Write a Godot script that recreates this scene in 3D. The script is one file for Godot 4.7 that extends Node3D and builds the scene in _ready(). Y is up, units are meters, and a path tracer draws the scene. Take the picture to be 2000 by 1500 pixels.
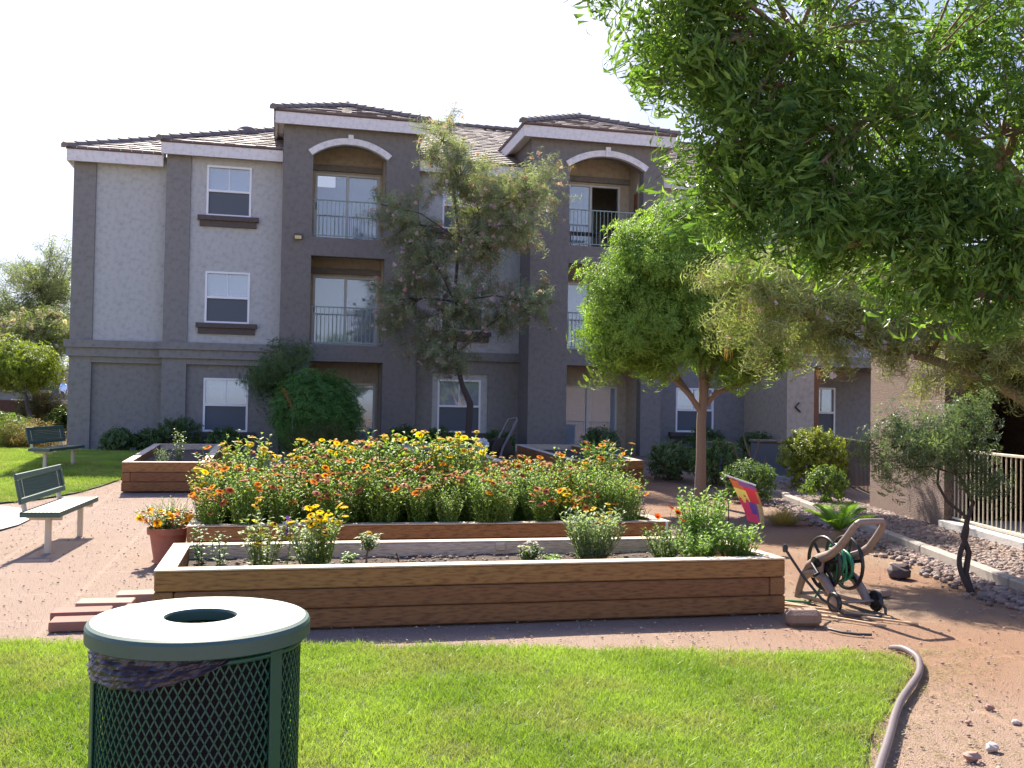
extends Node3D
# Apartment courtyard with raised garden planters, seen against a high sun.
# World axes follow the building: x along the facade, z towards the viewer, y up, metres.

var rng := RandomNumberGenerator.new()
var taken := {}
var M := {}
var cache := {}


func _ready() -> void:
	rng.seed = 20240611
	# ---------------------------------------------------------------- camera, sky, sun, exposure
	var cam := Camera3D.new()
	cam.name = "camera"
	cam.fov = 42.08
	cam.near = 0.05
	cam.far = 900.0
	add_child(cam)
	cam.position = Vector3(0, 1.68, 0)
	cam.rotation_degrees = Vector3(1.32, -13.4, 1.0)
	cam.current = true
	var sky_mat := ProceduralSkyMaterial.new()
	sky_mat.sky_top_color = Color(0.20, 0.34, 0.62)
	sky_mat.sky_horizon_color = Color(0.72, 0.74, 0.77)
	sky_mat.sky_curve = 0.26
	sky_mat.sky_energy_multiplier = 1.0
	sky_mat.ground_bottom_color = Color(0.35, 0.29, 0.25)
	sky_mat.ground_horizon_color = Color(0.62, 0.58, 0.54)
	sky_mat.ground_curve = 0.1
	sky_mat.sun_angle_max = 60.0
	sky_mat.sun_curve = 0.39
	var sky := Sky.new()
	sky.sky_material = sky_mat
	var env := Environment.new()
	env.background_mode = Environment.BG_SKY
	env.sky = sky
	env.tonemap_mode = Environment.TONE_MAPPER_LINEAR
	env.tonemap_exposure = 2.9
	env.sdfgi_enabled = true
	env.ssao_enabled = true
	env.ssil_enabled = true
	var we := WorldEnvironment.new()
	we.name = "world_environment"
	we.environment = env
	add_child(we)
	var sun := DirectionalLight3D.new()
	sun.name = "sun"
	sun.light_energy = 1.6
	sun.light_color = Color(1.0, 0.965, 0.91)
	sun.light_angular_distance = 0.53
	sun.shadow_enabled = true
	add_child(sun)
	sun.look_at_from_position(Vector3(-0.0517, 0.7009, -0.7114) * 50.0, Vector3.ZERO, Vector3.UP)

	make_materials()
	build_ground()
	build_apartments()
	build_patio_wing()
	build_far_left()
	build_planters()
	build_wildflowers()
	build_front_planter_plants()
	build_trash_can()
	build_benches()
	build_hose_reel()
	build_small_things()
	build_shrubs()
	build_trees()


# ==================================================================== mesh building
class MB:
	var v := PackedVector3Array()
	var n := PackedVector3Array()
	var c := PackedColorArray()
	var tint := Color(-1, 0, 0)

	# corners run counter-clockwise seen from outside
	func tri(a: Vector3, b: Vector3, d: Vector3) -> void:
		var nn := (b - a).cross(d - a).normalized()
		v.append(a); v.append(d); v.append(b)
		n.append(nn); n.append(nn); n.append(nn)
		if tint.r >= 0.0:
			c.append(tint); c.append(tint); c.append(tint)

	func quad(a: Vector3, b: Vector3, d: Vector3, e: Vector3) -> void:
		tri(a, b, d)
		tri(a, d, e)

	func trin(a: Vector3, b: Vector3, d: Vector3, na: Vector3, nb: Vector3, nd: Vector3) -> void:
		v.append(a); v.append(d); v.append(b)
		n.append(na); n.append(nd); n.append(nb)
		if tint.r >= 0.0:
			c.append(tint); c.append(tint); c.append(tint)

	func box(lo: Vector3, hi: Vector3) -> void:
		var p := [Vector3(lo.x, lo.y, lo.z), Vector3(hi.x, lo.y, lo.z), Vector3(hi.x, hi.y, lo.z), Vector3(lo.x, hi.y, lo.z), Vector3(lo.x, lo.y, hi.z), Vector3(hi.x, lo.y, hi.z), Vector3(hi.x, hi.y, hi.z), Vector3(lo.x, hi.y, hi.z)]
		quad(p[4], p[5], p[6], p[7])
		quad(p[1], p[0], p[3], p[2])
		quad(p[0], p[4], p[7], p[3])
		quad(p[5], p[1], p[2], p[6])
		quad(p[7], p[6], p[2], p[3])
		quad(p[0], p[1], p[5], p[4])

	# a wall facing +z with rectangular openings [x0, y0, x1, y1]
	func wall(x0: float, x1: float, y0: float, y1: float, z0: float, z1: float, holes: Array) -> void:
		var xs := [x0, x1]
		var ys := [y0, y1]
		for h in holes:
			for x in [h[0], h[2]]:
				if x > x0 and x < x1 and not xs.has(x): xs.append(x)
			for y in [h[1], h[3]]:
				if y > y0 and y < y1 and not ys.has(y): ys.append(y)
		xs.sort()
		ys.sort()
		var solid := func(i: int, j: int) -> bool:
			if i < 0 or j < 0 or i >= xs.size() - 1 or j >= ys.size() - 1: return false
			var cx: float = (xs[i] + xs[i + 1]) * 0.5
			var cy: float = (ys[j] + ys[j + 1]) * 0.5
			for h in holes:
				if cx > h[0] and cx < h[2] and cy > h[1] and cy < h[3]: return false
			return true
		for i in xs.size() - 1:
			for j in ys.size() - 1:
				if not solid.call(i, j): continue
				var a: float = xs[i]
				var b: float = xs[i + 1]
				var d: float = ys[j]
				var e: float = ys[j + 1]
				quad(Vector3(a, d, z1), Vector3(b, d, z1), Vector3(b, e, z1), Vector3(a, e, z1))
				quad(Vector3(b, d, z0), Vector3(a, d, z0), Vector3(a, e, z0), Vector3(b, e, z0))
				if not solid.call(i - 1, j): quad(Vector3(a, d, z0), Vector3(a, d, z1), Vector3(a, e, z1), Vector3(a, e, z0))
				if not solid.call(i + 1, j): quad(Vector3(b, d, z1), Vector3(b, d, z0), Vector3(b, e, z0), Vector3(b, e, z1))
				if not solid.call(i, j + 1): quad(Vector3(a, e, z1), Vector3(b, e, z1), Vector3(b, e, z0), Vector3(a, e, z0))
				if not solid.call(i, j - 1): quad(Vector3(a, d, z0), Vector3(b, d, z0), Vector3(b, d, z1), Vector3(a, d, z1))

	# polygon in x, y (counter-clockwise) extruded from z0 to z1
	func prism(poly: PackedVector2Array, z0: float, z1: float) -> void:
		var idx := Geometry2D.triangulate_polygon(poly)
		for k in range(0, idx.size(), 3):
			var p := poly[idx[k]]
			var q := poly[idx[k + 1]]
			var r := poly[idx[k + 2]]
			if (q - p).cross(r - p) < 0.0:
				var s := q
				q = r
				r = s
			tri(Vector3(p.x, p.y, z1), Vector3(q.x, q.y, z1), Vector3(r.x, r.y, z1))
			tri(Vector3(p.x, p.y, z0), Vector3(r.x, r.y, z0), Vector3(q.x, q.y, z0))
		for k in poly.size():
			var p := poly[k]
			var q := poly[(k + 1) % poly.size()]
			quad(Vector3(p.x, p.y, z1), Vector3(p.x, p.y, z0), Vector3(q.x, q.y, z0), Vector3(q.x, q.y, z1))

	# swept tube with a smooth side; a closed path joins its ends
	func tube(pts: Array, radii: Array, sides := 7, closed := false, flat := 1.0) -> void:
		var rings := []
		var norms := []
		var side := Vector3.ZERO
		var m := pts.size()
		for i in m:
			var t: Vector3
			if closed:
				t = (pts[(i + 1) % m] - pts[(i + m - 1) % m]).normalized()
			else:
				t = (pts[mini(i + 1, m - 1)] - pts[maxi(i - 1, 0)]).normalized()
			if i == 0:
				side = t.cross(Vector3.UP)
				if side.length() < 0.2: side = t.cross(Vector3.RIGHT)
			side = (side - t * side.dot(t)).normalized()
			var other := t.cross(side)
			var ring := PackedVector3Array()
			var rn := PackedVector3Array()
			var rr: float = radii[mini(i, radii.size() - 1)]
			for k in sides:
				var a := TAU * k / sides
				var o := side * cos(a) + other * sin(a) * flat
				ring.append(pts[i] + o * rr)
				rn.append((side * cos(a) * flat + other * sin(a)).normalized())
			rings.append(ring)
			norms.append(rn)
		for i in (m if closed else m - 1):
			var a: PackedVector3Array = rings[i]
			var b: PackedVector3Array = rings[(i + 1) % m]
			var na: PackedVector3Array = norms[i]
			var nb: PackedVector3Array = norms[(i + 1) % m]
			for k in sides:
				var l := (k + 1) % sides
				trin(a[k], a[l], b[l], na[k], na[l], nb[l])
				trin(a[k], b[l], b[k], na[k], nb[l], nb[k])
		if not closed:
			for k in range(1, sides - 1):
				tri(rings[0][0], rings[0][k + 1], rings[0][k])
				tri(rings[m - 1][0], rings[m - 1][k], rings[m - 1][k + 1])

	# profile of (radius, y) turned round the y axis at o
	func lathe(profile: Array, sides: int, o := Vector3.ZERO) -> void:
		for i in profile.size() - 1:
			var p: Vector2 = profile[i]
			var q: Vector2 = profile[i + 1]
			var nn := Vector2(q.y - p.y, p.x - q.x).normalized()
			for k in sides:
				var a := TAU * k / sides
				var b := TAU * (k + 1) / sides
				var da := Vector3(cos(a), 0, -sin(a))
				var db := Vector3(cos(b), 0, -sin(b))
				var na := da * nn.x + Vector3.UP * nn.y
				var nb := db * nn.x + Vector3.UP * nn.y
				var p0 := o + da * p.x + Vector3.UP * p.y
				var p1 := o + db * p.x + Vector3.UP * p.y
				var q0 := o + da * q.x + Vector3.UP * q.y
				var q1 := o + db * q.x + Vector3.UP * q.y
				trin(p0, p1, q1, na, nb, nb)
				trin(p0, q1, q0, na, nb, na)

	# a pointed leaf folded along its midrib
	func leaf(at: Vector3, d: Vector3, nrm: Vector3, l: float, w: float, droop := 0.25) -> void:
		d = d.normalized()
		var s := d.cross(nrm)
		if s.length() < 0.05: s = d.cross(Vector3(0.3, 0.2, 0.9))
		s = s.normalized()
		var u := s.cross(d)
		var mid := at + d * l * 0.45 - u * l * droop * 0.15
		var tip := at + d * l * (1.0 - droop * 0.3) - Vector3.UP * l * droop
		var le := mid + s * w * 0.5 + u * w * 0.14
		var ri := mid - s * w * 0.5 + u * w * 0.14
		tri(at, mid, le)
		tri(mid, tip, le)
		tri(at, ri, mid)
		tri(mid, ri, tip)

	func blade(at: Vector3, d: Vector3, side: Vector3, l: float, w: float, bend: Vector3) -> void:
		var mid := at + d * l * 0.55 + bend * l * 0.18
		var tip := at + d * l + bend * l * 0.62
		var a := at - side * w * 0.5
		var b := at + side * w * 0.5
		var e := mid - side * w * 0.4
		var f := mid + side * w * 0.4
		quad(a, b, f, e)
		tri(e, f, tip)

	func mesh() -> ArrayMesh:
		var arr := []
		arr.resize(Mesh.ARRAY_MAX)
		arr[Mesh.ARRAY_VERTEX] = v
		arr[Mesh.ARRAY_NORMAL] = n
		if c.size() == v.size() and c.size() > 0: arr[Mesh.ARRAY_COLOR] = c
		var m := ArrayMesh.new()
		m.add_surface_from_arrays(Mesh.PRIMITIVE_TRIANGLES, arr)
		return m


func bbox(size: Vector3, bev := 0.006) -> ArrayMesh:
	var key := "b%s_%.4f" % [size, bev]
	if cache.has(key): return cache[key]
	var h := size * 0.5
	var i := h - Vector3.ONE * bev
	var mb := MB.new()
	for ax in 3:
		for s in [-1.0, 1.0]:
			var u := (ax + 1) % 3
			var w := (ax + 2) % 3
			var pts := []
			for q in [[-1, -1], [1, -1], [1, 1], [-1, 1]]:
				var p := Vector3.ZERO
				p[ax] = h[ax] * s
				p[u] = i[u] * q[0]
				p[w] = i[w] * q[1]
				pts.append(p)
			if s > 0: mb.quad(pts[0], pts[1], pts[2], pts[3])
			else: mb.quad(pts[3], pts[2], pts[1], pts[0])
	for ax in 3:
		var u := (ax + 1) % 3
		var w := (ax + 2) % 3
		for su in [-1.0, 1.0]:
			for sw in [-1.0, 1.0]:
				var f := func(e: float, onu: bool) -> Vector3:
					var p := Vector3.ZERO
					p[ax] = i[ax] * e
					p[u] = (h[u] if onu else i[u]) * su
					p[w] = (i[w] if onu else h[w]) * sw
					return p
				var a: Vector3 = f.call(-1.0, true)
				var b: Vector3 = f.call(1.0, true)
				var cc: Vector3 = f.call(1.0, false)
				var d: Vector3 = f.call(-1.0, false)
				if su * sw > 0: mb.quad(d, cc, b, a) if (b - a).cross(cc - a).dot(a + cc) < 0 else mb.quad(a, b, cc, d)
				else: mb.quad(a, b, cc, d) if (b - a).cross(cc - a).dot(a + cc) > 0 else mb.quad(d, cc, b, a)
	for sx in [-1.0, 1.0]:
		for sy in [-1.0, 1.0]:
			for sz in [-1.0, 1.0]:
				var a := Vector3(h.x * sx, i.y * sy, i.z * sz)
				var b := Vector3(i.x * sx, h.y * sy, i.z * sz)
				var d := Vector3(i.x * sx, i.y * sy, h.z * sz)
				if sx * sy * sz > 0: mb.tri(a, b, d)
				else: mb.tri(a, d, b)
	cache[key] = mb.mesh()
	return cache[key]


func rock_mesh(seed_: int) -> ArrayMesh:
	var key := "rock%d" % seed_
	if cache.has(key): return cache[key]
	var r := RandomNumberGenerator.new()
	r.seed = seed_ + 77
	var mb := MB.new()
	var rings := 5
	var sides := 7
	var grid := []
	for j in rings + 1:
		var row := []
		for k in sides:
			var th := PI * j / rings
			var ph := TAU * (k + 0.5 * (j % 2)) / sides
			var p := Vector3(sin(th) * cos(ph), cos(th), sin(th) * sin(ph))
			row.append(p * r.randf_range(0.68, 1.12) if j > 0 and j < rings else p * 0.9)
		grid.append(row)
	for j in rings:
		for k in sides:
			var l := (k + 1) % sides
			if j > 0: mb.tri(grid[j][k], grid[j][l], grid[j + 1][k])
			if j < rings - 1: mb.tri(grid[j][l], grid[j + 1][l], grid[j + 1][k])
	# rounded normals
	for q in mb.v.size():
		mb.n[q] = mb.n[q].lerp(mb.v[q].normalized(), 0.3).normalized()
	cache[key] = mb.mesh()
	return cache[key]


# ==================================================================== nodes
func numbered(n: String, parent: Node) -> String:
	var key := "%d/%s" % [parent.get_instance_id(), n]
	var k: int = taken.get(key, 0)
	taken[key] = k + 1
	return n if k == 0 else "%s_%03d" % [n, k]


func part(parent: Node, called: String, mesh: Mesh, m: Material, at := Vector3.ZERO, b := Basis()) -> MeshInstance3D:
	var o := MeshInstance3D.new()
	o.name = numbered(called, parent)
	o.mesh = mesh
	o.material_override = m
	parent.add_child(o, true)
	o.transform = Transform3D(b, at)
	return o


func group_part(parent: Node, called: String, at := Vector3.ZERO) -> Node3D:
	var o := Node3D.new()
	o.name = numbered(called, parent)
	parent.add_child(o, true)
	o.position = at
	return o


func thing(called: String, label: String, category: String, at := Vector3.ZERO, turn := 0.0, grp := "") -> Node3D:
	var o := Node3D.new()
	o.name = numbered(called, self)
	add_child(o, true)
	o.position = at
	o.rotation_degrees.y = turn
	tag(o, label, category, grp)
	return o


func tag(o: Node, label: String, category: String, grp := "", kind := "") -> void:
	o.set_meta("label", label)
	o.set_meta("category", category)
	if grp != "": o.set_meta("group", grp)
	if kind != "": o.set_meta("kind", kind)


func single(called: String, label: String, category: String, mesh: Mesh, m: Material, at := Vector3.ZERO, b := Basis(), grp := "") -> MeshInstance3D:
	var o := part(self, called, mesh, m, at, b)
	tag(o, label, category, grp)
	return o


func setting(called: String, mesh: Mesh, m: Material) -> MeshInstance3D:
	var o := part(self, called, mesh, m)
	o.set_meta("kind", "structure")
	return o


func scatter(parent: Node, called: String, mesh: Mesh, m: Material, where: Array, colors: Array, stuff := true) -> MultiMeshInstance3D:
	var mm := MultiMesh.new()
	mm.transform_format = MultiMesh.TRANSFORM_3D
	mm.use_colors = colors.size() > 0
	mm.mesh = mesh
	mm.instance_count = where.size()
	for i in where.size():
		mm.set_instance_transform(i, where[i])
		if mm.use_colors: mm.set_instance_color(i, colors[i])
	var o := MultiMeshInstance3D.new()
	o.name = numbered(called, parent)
	o.multimesh = mm
	o.material_override = m
	parent.add_child(o, true)
	if stuff: o.set_meta("kind", "stuff")
	return o


func rbasis(s := 1.0) -> Basis:
	return Basis.from_euler(Vector3(rng.randf() * TAU, rng.randf() * TAU, rng.randf() * TAU)).scaled(Vector3.ONE * s)


func along(d: Vector3, roll := 0.0) -> Basis:  # y axis along d
	var y := d.normalized()
	var x := y.cross(Vector3.FORWARD if absf(y.z) < 0.9 else Vector3.RIGHT).normalized()
	var b := Basis(x, y, x.cross(y))
	return b * Basis(Vector3.UP, roll)


func gh(z: float) -> float:
	return 0.33 * smoothstep(0.0, 1.0, clampf((-16.5 - z) / 7.5, 0.0, 1.0)) + 0.85 * smoothstep(0.0, 1.0, clampf((-31.0 - z) / 17.0, 0.0, 1.0))


# ==================================================================== materials
func noise_tex(seed_: int, freq: float, ramp: Array, octaves := 4, size := 512, kind := FastNoiseLite.TYPE_SIMPLEX_SMOOTH) -> NoiseTexture2D:
	var f := FastNoiseLite.new()
	f.seed = seed_
	f.noise_type = kind
	f.frequency = freq
	f.fractal_octaves = octaves
	var t := NoiseTexture2D.new()
	t.width = size
	t.height = size
	t.seamless = true
	t.noise = f
	var g := Gradient.new()
	var offs := PackedFloat32Array()
	var cols := PackedColorArray()
	for r in ramp:
		offs.append(r[0])
		cols.append((r[1] as Color).linear_to_srgb())
	g.offsets = offs
	g.colors = cols
	t.color_ramp = g
	return t


func bump_tex(seed_: int, freq: float, strength: float, octaves := 4, size := 512, kind := FastNoiseLite.TYPE_SIMPLEX_SMOOTH) -> NoiseTexture2D:
	var f := FastNoiseLite.new()
	f.seed = seed_
	f.noise_type = kind
	f.frequency = freq
	f.fractal_octaves = octaves
	var t := NoiseTexture2D.new()
	t.width = size
	t.height = size
	t.seamless = true
	t.as_normal_map = true
	t.bump_strength = strength
	t.noise = f
	return t


func mat(called: String, lin: Color, rough := 0.85, tex: Texture2D = null, nrm: Texture2D = null, scale := Vector3.ONE, world := true, nscale := 1.0) -> StandardMaterial3D:
	var m := StandardMaterial3D.new()
	m.resource_name = called
	m.albedo_color = lin.linear_to_srgb()
	m.roughness = rough
	if tex or nrm:
		m.uv1_triplanar = true
		m.uv1_world_triplanar = world
		m.uv1_scale = scale
	if tex: m.albedo_texture = tex
	if nrm:
		m.normal_enabled = true
		m.normal_texture = nrm
		m.normal_scale = nscale
	M[called] = m
	return m


func leafmat(called: String, lin: Color, back := 0.7, rough := 0.42) -> StandardMaterial3D:
	var m := mat(called, lin, rough)
	m.vertex_color_use_as_albedo = true
	m.backlight_enabled = true
	m.backlight = Color(back * 0.95, back, back * 0.45).linear_to_srgb()
	m.cull_mode = BaseMaterial3D.CULL_DISABLED
	m.metallic_specular = 0.3
	return m


func make_materials() -> void:
	var mottle := noise_tex(3, 0.010, [[0.0, Color(0.74, 0.74, 0.74)], [0.35, Color(0.92, 0.92, 0.92)], [0.6, Color(1.0, 1.0, 1.0)], [1.0, Color(1.08, 1.07, 1.05)]], 6)
	var stucco := bump_tex(5, 0.09, 6.0, 3)
	mat("stucco_light", Color(0.50, 0.50, 0.475), 0.92, mottle, stucco, Vector3.ONE * 0.9, true, 0.8)
	mat("stucco_taupe", Color(0.25, 0.237, 0.218), 0.92, mottle, stucco, Vector3.ONE * 0.9, true, 0.8)
	mat("stucco_tower", Color(0.205, 0.188, 0.168), 0.92, mottle, stucco, Vector3.ONE * 0.9, true, 0.8)
	mat("stucco_patio", Color(0.27, 0.19, 0.15), 0.95, mottle, bump_tex(8, 0.05, 24.0, 4), Vector3.ONE * 1.3, true, 1.6)
	mat("stucco_sill", Color(0.115, 0.09, 0.08), 0.9, mottle, stucco, Vector3.ONE, true, 0.8)
	mat("recess_cream", Color(0.46, 0.38, 0.28), 0.92, mottle, stucco, Vector3.ONE * 0.9, true, 0.8)
	mat("trim_white", Color(0.74, 0.71, 0.68), 0.7, mottle)
	mat("roof_tile", Color(0.23, 0.185, 0.175), 0.8, noise_tex(12, 0.02, [[0.0, Color(0.7, 0.68, 0.66)], [1.0, Color(1.15, 1.1, 1.05)]], 4), null, Vector3.ONE * 1.5)
	M.roof_tile.vertex_color_use_as_albedo = true
	mat("roof_cap", Color(0.20, 0.17, 0.15), 0.85, mottle)
	mat("drip_edge", Color(0.09, 0.05, 0.055), 0.6)
	mat("window_vinyl", Color(0.78, 0.78, 0.78), 0.4)
	mat("door_vinyl", Color(0.52, 0.53, 0.50), 0.45)
	mat("blind_white", Color(0.40, 0.44, 0.48), 0.8)
	mat("blind_grey", Color(0.26, 0.29, 0.30), 0.8)
	mat("screen_dark", Color(0.10, 0.115, 0.13), 0.75)
	var gl := mat("glass", Color(0.50, 0.58, 0.66), 0.02)
	gl.transparency = BaseMaterial3D.TRANSPARENCY_ALPHA
	gl.albedo_color.a = 0.28
	gl.metallic = 0.32
	gl.metallic_specular = 1.0
	mat("railing_green", Color(0.25, 0.32, 0.27), 0.55)
	mat("railing_cream", Color(0.52, 0.47, 0.36), 0.5)
	mat("railing_black", Color(0.02, 0.02, 0.024), 0.4)
	mat("lamp_body", Color(0.10, 0.075, 0.05), 0.6)
	mat("lamp_lens", Color(0.62, 0.50, 0.22), 0.35)
	# ground
	var grit := noise_tex(21, 0.11, [[0.0, Color(0.52, 0.47, 0.44)], [0.32, Color(0.78, 0.75, 0.72)], [0.5, Color(0.96, 0.94, 0.92)], [0.7, Color(1.12, 1.08, 1.04)], [1.0, Color(1.45, 1.38, 1.3)]], 3, 1024)
	mat("granite", Color(1, 1, 1), 0.96, grit, bump_tex(23, 0.10, 16.0, 3, 1024), Vector3.ONE * 0.9, true, 1.2)
	M.granite.vertex_color_use_as_albedo = true
	mat("concrete", Color(0.50, 0.48, 0.45), 0.85, noise_tex(25, 0.03, [[0.0, Color(0.82, 0.8, 0.78)], [1, Color(1, 1, 1)]], 5), stucco, Vector3.ONE * 0.7, true, 0.3)
	mat("kerb_concrete", Color(0.33, 0.29, 0.25), 0.9, mottle, stucco, Vector3.ONE * 1.5, true, 0.6)
	mat("lawn_soil", Color(0.07, 0.085, 0.03), 1.0, noise_tex(27, 0.05, [[0.0, Color(0.5, 0.5, 0.4)], [1.0, Color(1.2, 1.2, 1.0)]], 4), null, Vector3.ONE)
	mat("bed_soil", Color(0.105, 0.072, 0.05), 1.0, grit, bump_tex(29, 0.08, 16.0, 4), Vector3.ONE * 2.0, true, 1.0)
	mat("pebble", Color(1, 1, 1), 0.9).vertex_color_use_as_albedo = true
	var rk := mat("river_rock", Color(1, 1, 1), 0.85, mottle, stucco, Vector3.ONE * 6.0, false, 0.6)
	rk.vertex_color_use_as_albedo = true
	# wood: grain runs along each timber's own x axis
	var grain := noise_tex(31, 0.022, [[0.0, Color(0.42, 0.36, 0.32)], [0.32, Color(0.78, 0.72, 0.66)], [0.5, Color(0.95, 0.91, 0.86)], [0.72, Color(1.1, 1.04, 0.95)], [1.0, Color(1.35, 1.22, 1.0)]], 5, 1024)
	var gbump := bump_tex(33, 0.03, 5.0, 4)
	for k in 4:
		var m := mat("timber%d" % k, [Color(0.30, 0.145, 0.048), Color(0.225, 0.10, 0.034), Color(0.21, 0.09, 0.032), Color(0.25, 0.118, 0.042)][k], 0.75, grain, gbump, Vector3(0.3, 1.7, 1.7), false, 0.35)
		m.uv1_offset = Vector3(0.37 * k, 0.61 * k, 0.23 * k)
	mat("timber_bare", Color(0.60, 0.50, 0.39), 0.8, grain, gbump, Vector3(0.3, 3.5, 3.5), false, 0.6)
	mat("stake", Color(0.60, 0.42, 0.25), 0.7, grain, null, Vector3(0.5, 6, 6), false)
	mat("paver_red", Color(0.30, 0.145, 0.105), 0.9, grit, stucco, Vector3.ONE * 2.0, false, 0.5)
	mat("paver_pale", Color(0.36, 0.25, 0.19), 0.9, grit, stucco, Vector3.ONE * 2.0, false, 0.5)
	mat("terracotta", Color(0.36, 0.135, 0.085), 0.8, mottle, null, Vector3.ONE * 2.0, false)
	# metal and plastic
	var cg := mat("coated_green", Color(0.008, 0.062, 0.036), 0.42)
	var cl := mat("lid_green", Color(0.010, 0.060, 0.038), 0.54, noise_tex(41, 0.03, [[0.0, Color(0.85, 0.85, 0.85)], [1.0, Color(1.25, 1.2, 1.15)]], 5), null, Vector3.ONE * 3.0, false)
	cl.metallic_specular = 0.8
	var bs := mat("bench_green", Color(0.014, 0.065, 0.045), 0.54)
	bs.metallic_specular = 0.8
	mat("bench_cream", Color(0.60, 0.52, 0.38), 0.45)
	var bag := mat("bin_liner", Color(0.012, 0.011, 0.016), 0.55)
	bag.metallic_specular = 0.25
	var lo := mat("liner_film", Color(0.035, 0.030, 0.042), 0.33)
	lo.metallic_specular = 0.5
	mat("reel_taupe", Color(0.27, 0.20, 0.165), 0.45, mottle, null, Vector3.ONE * 3.0, false)
	mat("reel_black", Color(0.018, 0.017, 0.016), 0.4)
	mat("hose_green", Color(0.03, 0.21, 0.10), 0.35)
	mat("hose_black", Color(0.025, 0.023, 0.024), 0.45)
	mat("hose_grey", Color(0.15, 0.122, 0.125), 0.42, mottle, null, Vector3.ONE * 4.0, false)
	mat("flag_cloth", Color(1, 1, 1), 0.85)
	M.flag_cloth.vertex_color_use_as_albedo = true
	M.flag_cloth.backlight_enabled = true
	M.flag_cloth.backlight = Color(0.6, 0.6, 0.6)
	mat("white_plastic", Color(0.75, 0.75, 0.74), 0.5)
	mat("brown_wall", Color(0.17, 0.095, 0.075), 0.9, mottle, stucco)
	mat("bark_grey", Color(0.20, 0.155, 0.12), 0.95, noise_tex(51, 0.05, [[0.0, Color(0.55, 0.5, 0.48)], [1.0, Color(1.25, 1.2, 1.15)]], 4), bump_tex(52, 0.06, 10.0, 4), Vector3(5, 1.6, 5), true, 0.8)
	mat("bark_tan", Color(0.27, 0.20, 0.145), 0.95, noise_tex(53, 0.05, [[0.0, Color(0.6, 0.55, 0.5)], [1.0, Color(1.2, 1.15, 1.1)]], 4), bump_tex(54, 0.06, 10.0, 4), Vector3(5, 1.6, 5), true, 0.8)
	mat("bark_dark", Color(0.065, 0.048, 0.042), 0.95, null, bump_tex(56, 0.06, 10.0, 4), Vector3(5, 1.6, 5), true, 0.8)
	# leaves: the tints are laid on each copy
	leafmat("leaf", Color(1, 1, 1), 1.0, 0.45)
	leafmat("leaf_gloss", Color(1, 1, 1), 1.0, 0.36)
	leafmat("grass_blade", Color(1, 1, 1), 0.8, 0.45)
	leafmat("petal", Color(1, 1, 1), 0.9, 0.7)
	mat("stem", Color(0.09, 0.12, 0.04), 0.7)
	mat("skin", Color(0.36, 0.22, 0.16), 0.6)
	mat("shirt_blue", Color(0.30, 0.45, 0.72), 0.8)
	mat("trousers_dark", Color(0.025, 0.028, 0.04), 0.8)
	mat("vine_ornament", Color(0.03, 0.03, 0.03), 0.6)


# ==================================================================== the setting
func sheet(poly: PackedVector2Array, lift: float, step := 0.4) -> ArrayMesh:
	# a sheet that follows the ground inside a polygon of (x, z)
	var mb := MB.new()
	var lo := poly[0].y
	var hi := poly[0].y
	for p in poly:
		lo = minf(lo, p.y)
		hi = maxf(hi, p.y)
	var z := lo
	while z < hi - 0.001:
		var z2 := minf(z + step, hi)
		var band := PackedVector2Array([Vector2(-200, z), Vector2(200, z), Vector2(200, z2), Vector2(-200, z2)])
		for piece in Geometry2D.intersect_polygons(poly, band):
			var idx := Geometry2D.triangulate_polygon(piece)
			for k in range(0, idx.size(), 3):
				var t := []
				for q in 3:
					var p: Vector2 = piece[idx[k + q]]
					t.append(Vector3(p.x, gh(p.y) + lift, p.y))
				if (t[1] - t[0]).cross(t[2] - t[0]).y < 0.0: mb.tri(t[0], t[2], t[1])
				else: mb.tri(t[0], t[1], t[2])
		z = z2
	return mb.mesh()


const LAWN := [[-4.2, -8.25], [-2.6, -7.75], [-1.81, -7.5], [-0.77, -7.22], [0.4, -6.98], [1.67, -6.76], [2.6, -6.5], [3.39, -6.28], [4.0, -6.2], [4.2, -6.05], [4.08, -5.75], [3.82, -5.5], [3.55, -5.2], [3.2, -4.85], [2.9, -4.45], [2.66, -4.1], [2.3, -3.5], [1.9, -2.6], [-3.5, -2.6]]
const LAWN_FAR := [[-13.0, -17.6], [-4.25, -17.25], [-3.75, -17.75], [-3.3, -18.5], [-3.0, -19.4], [-2.75, -20.6], [-2.7, -23.9], [-3.1, -27.6], [-6.0, -28.6], [-7.0, -30.5], [-13.0, -30.5]]


func poly_of(a: Array) -> PackedVector2Array:
	var p := PackedVector2Array()
	for q in a: p.append(Vector2(q[0], q[1]))
	return p


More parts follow.
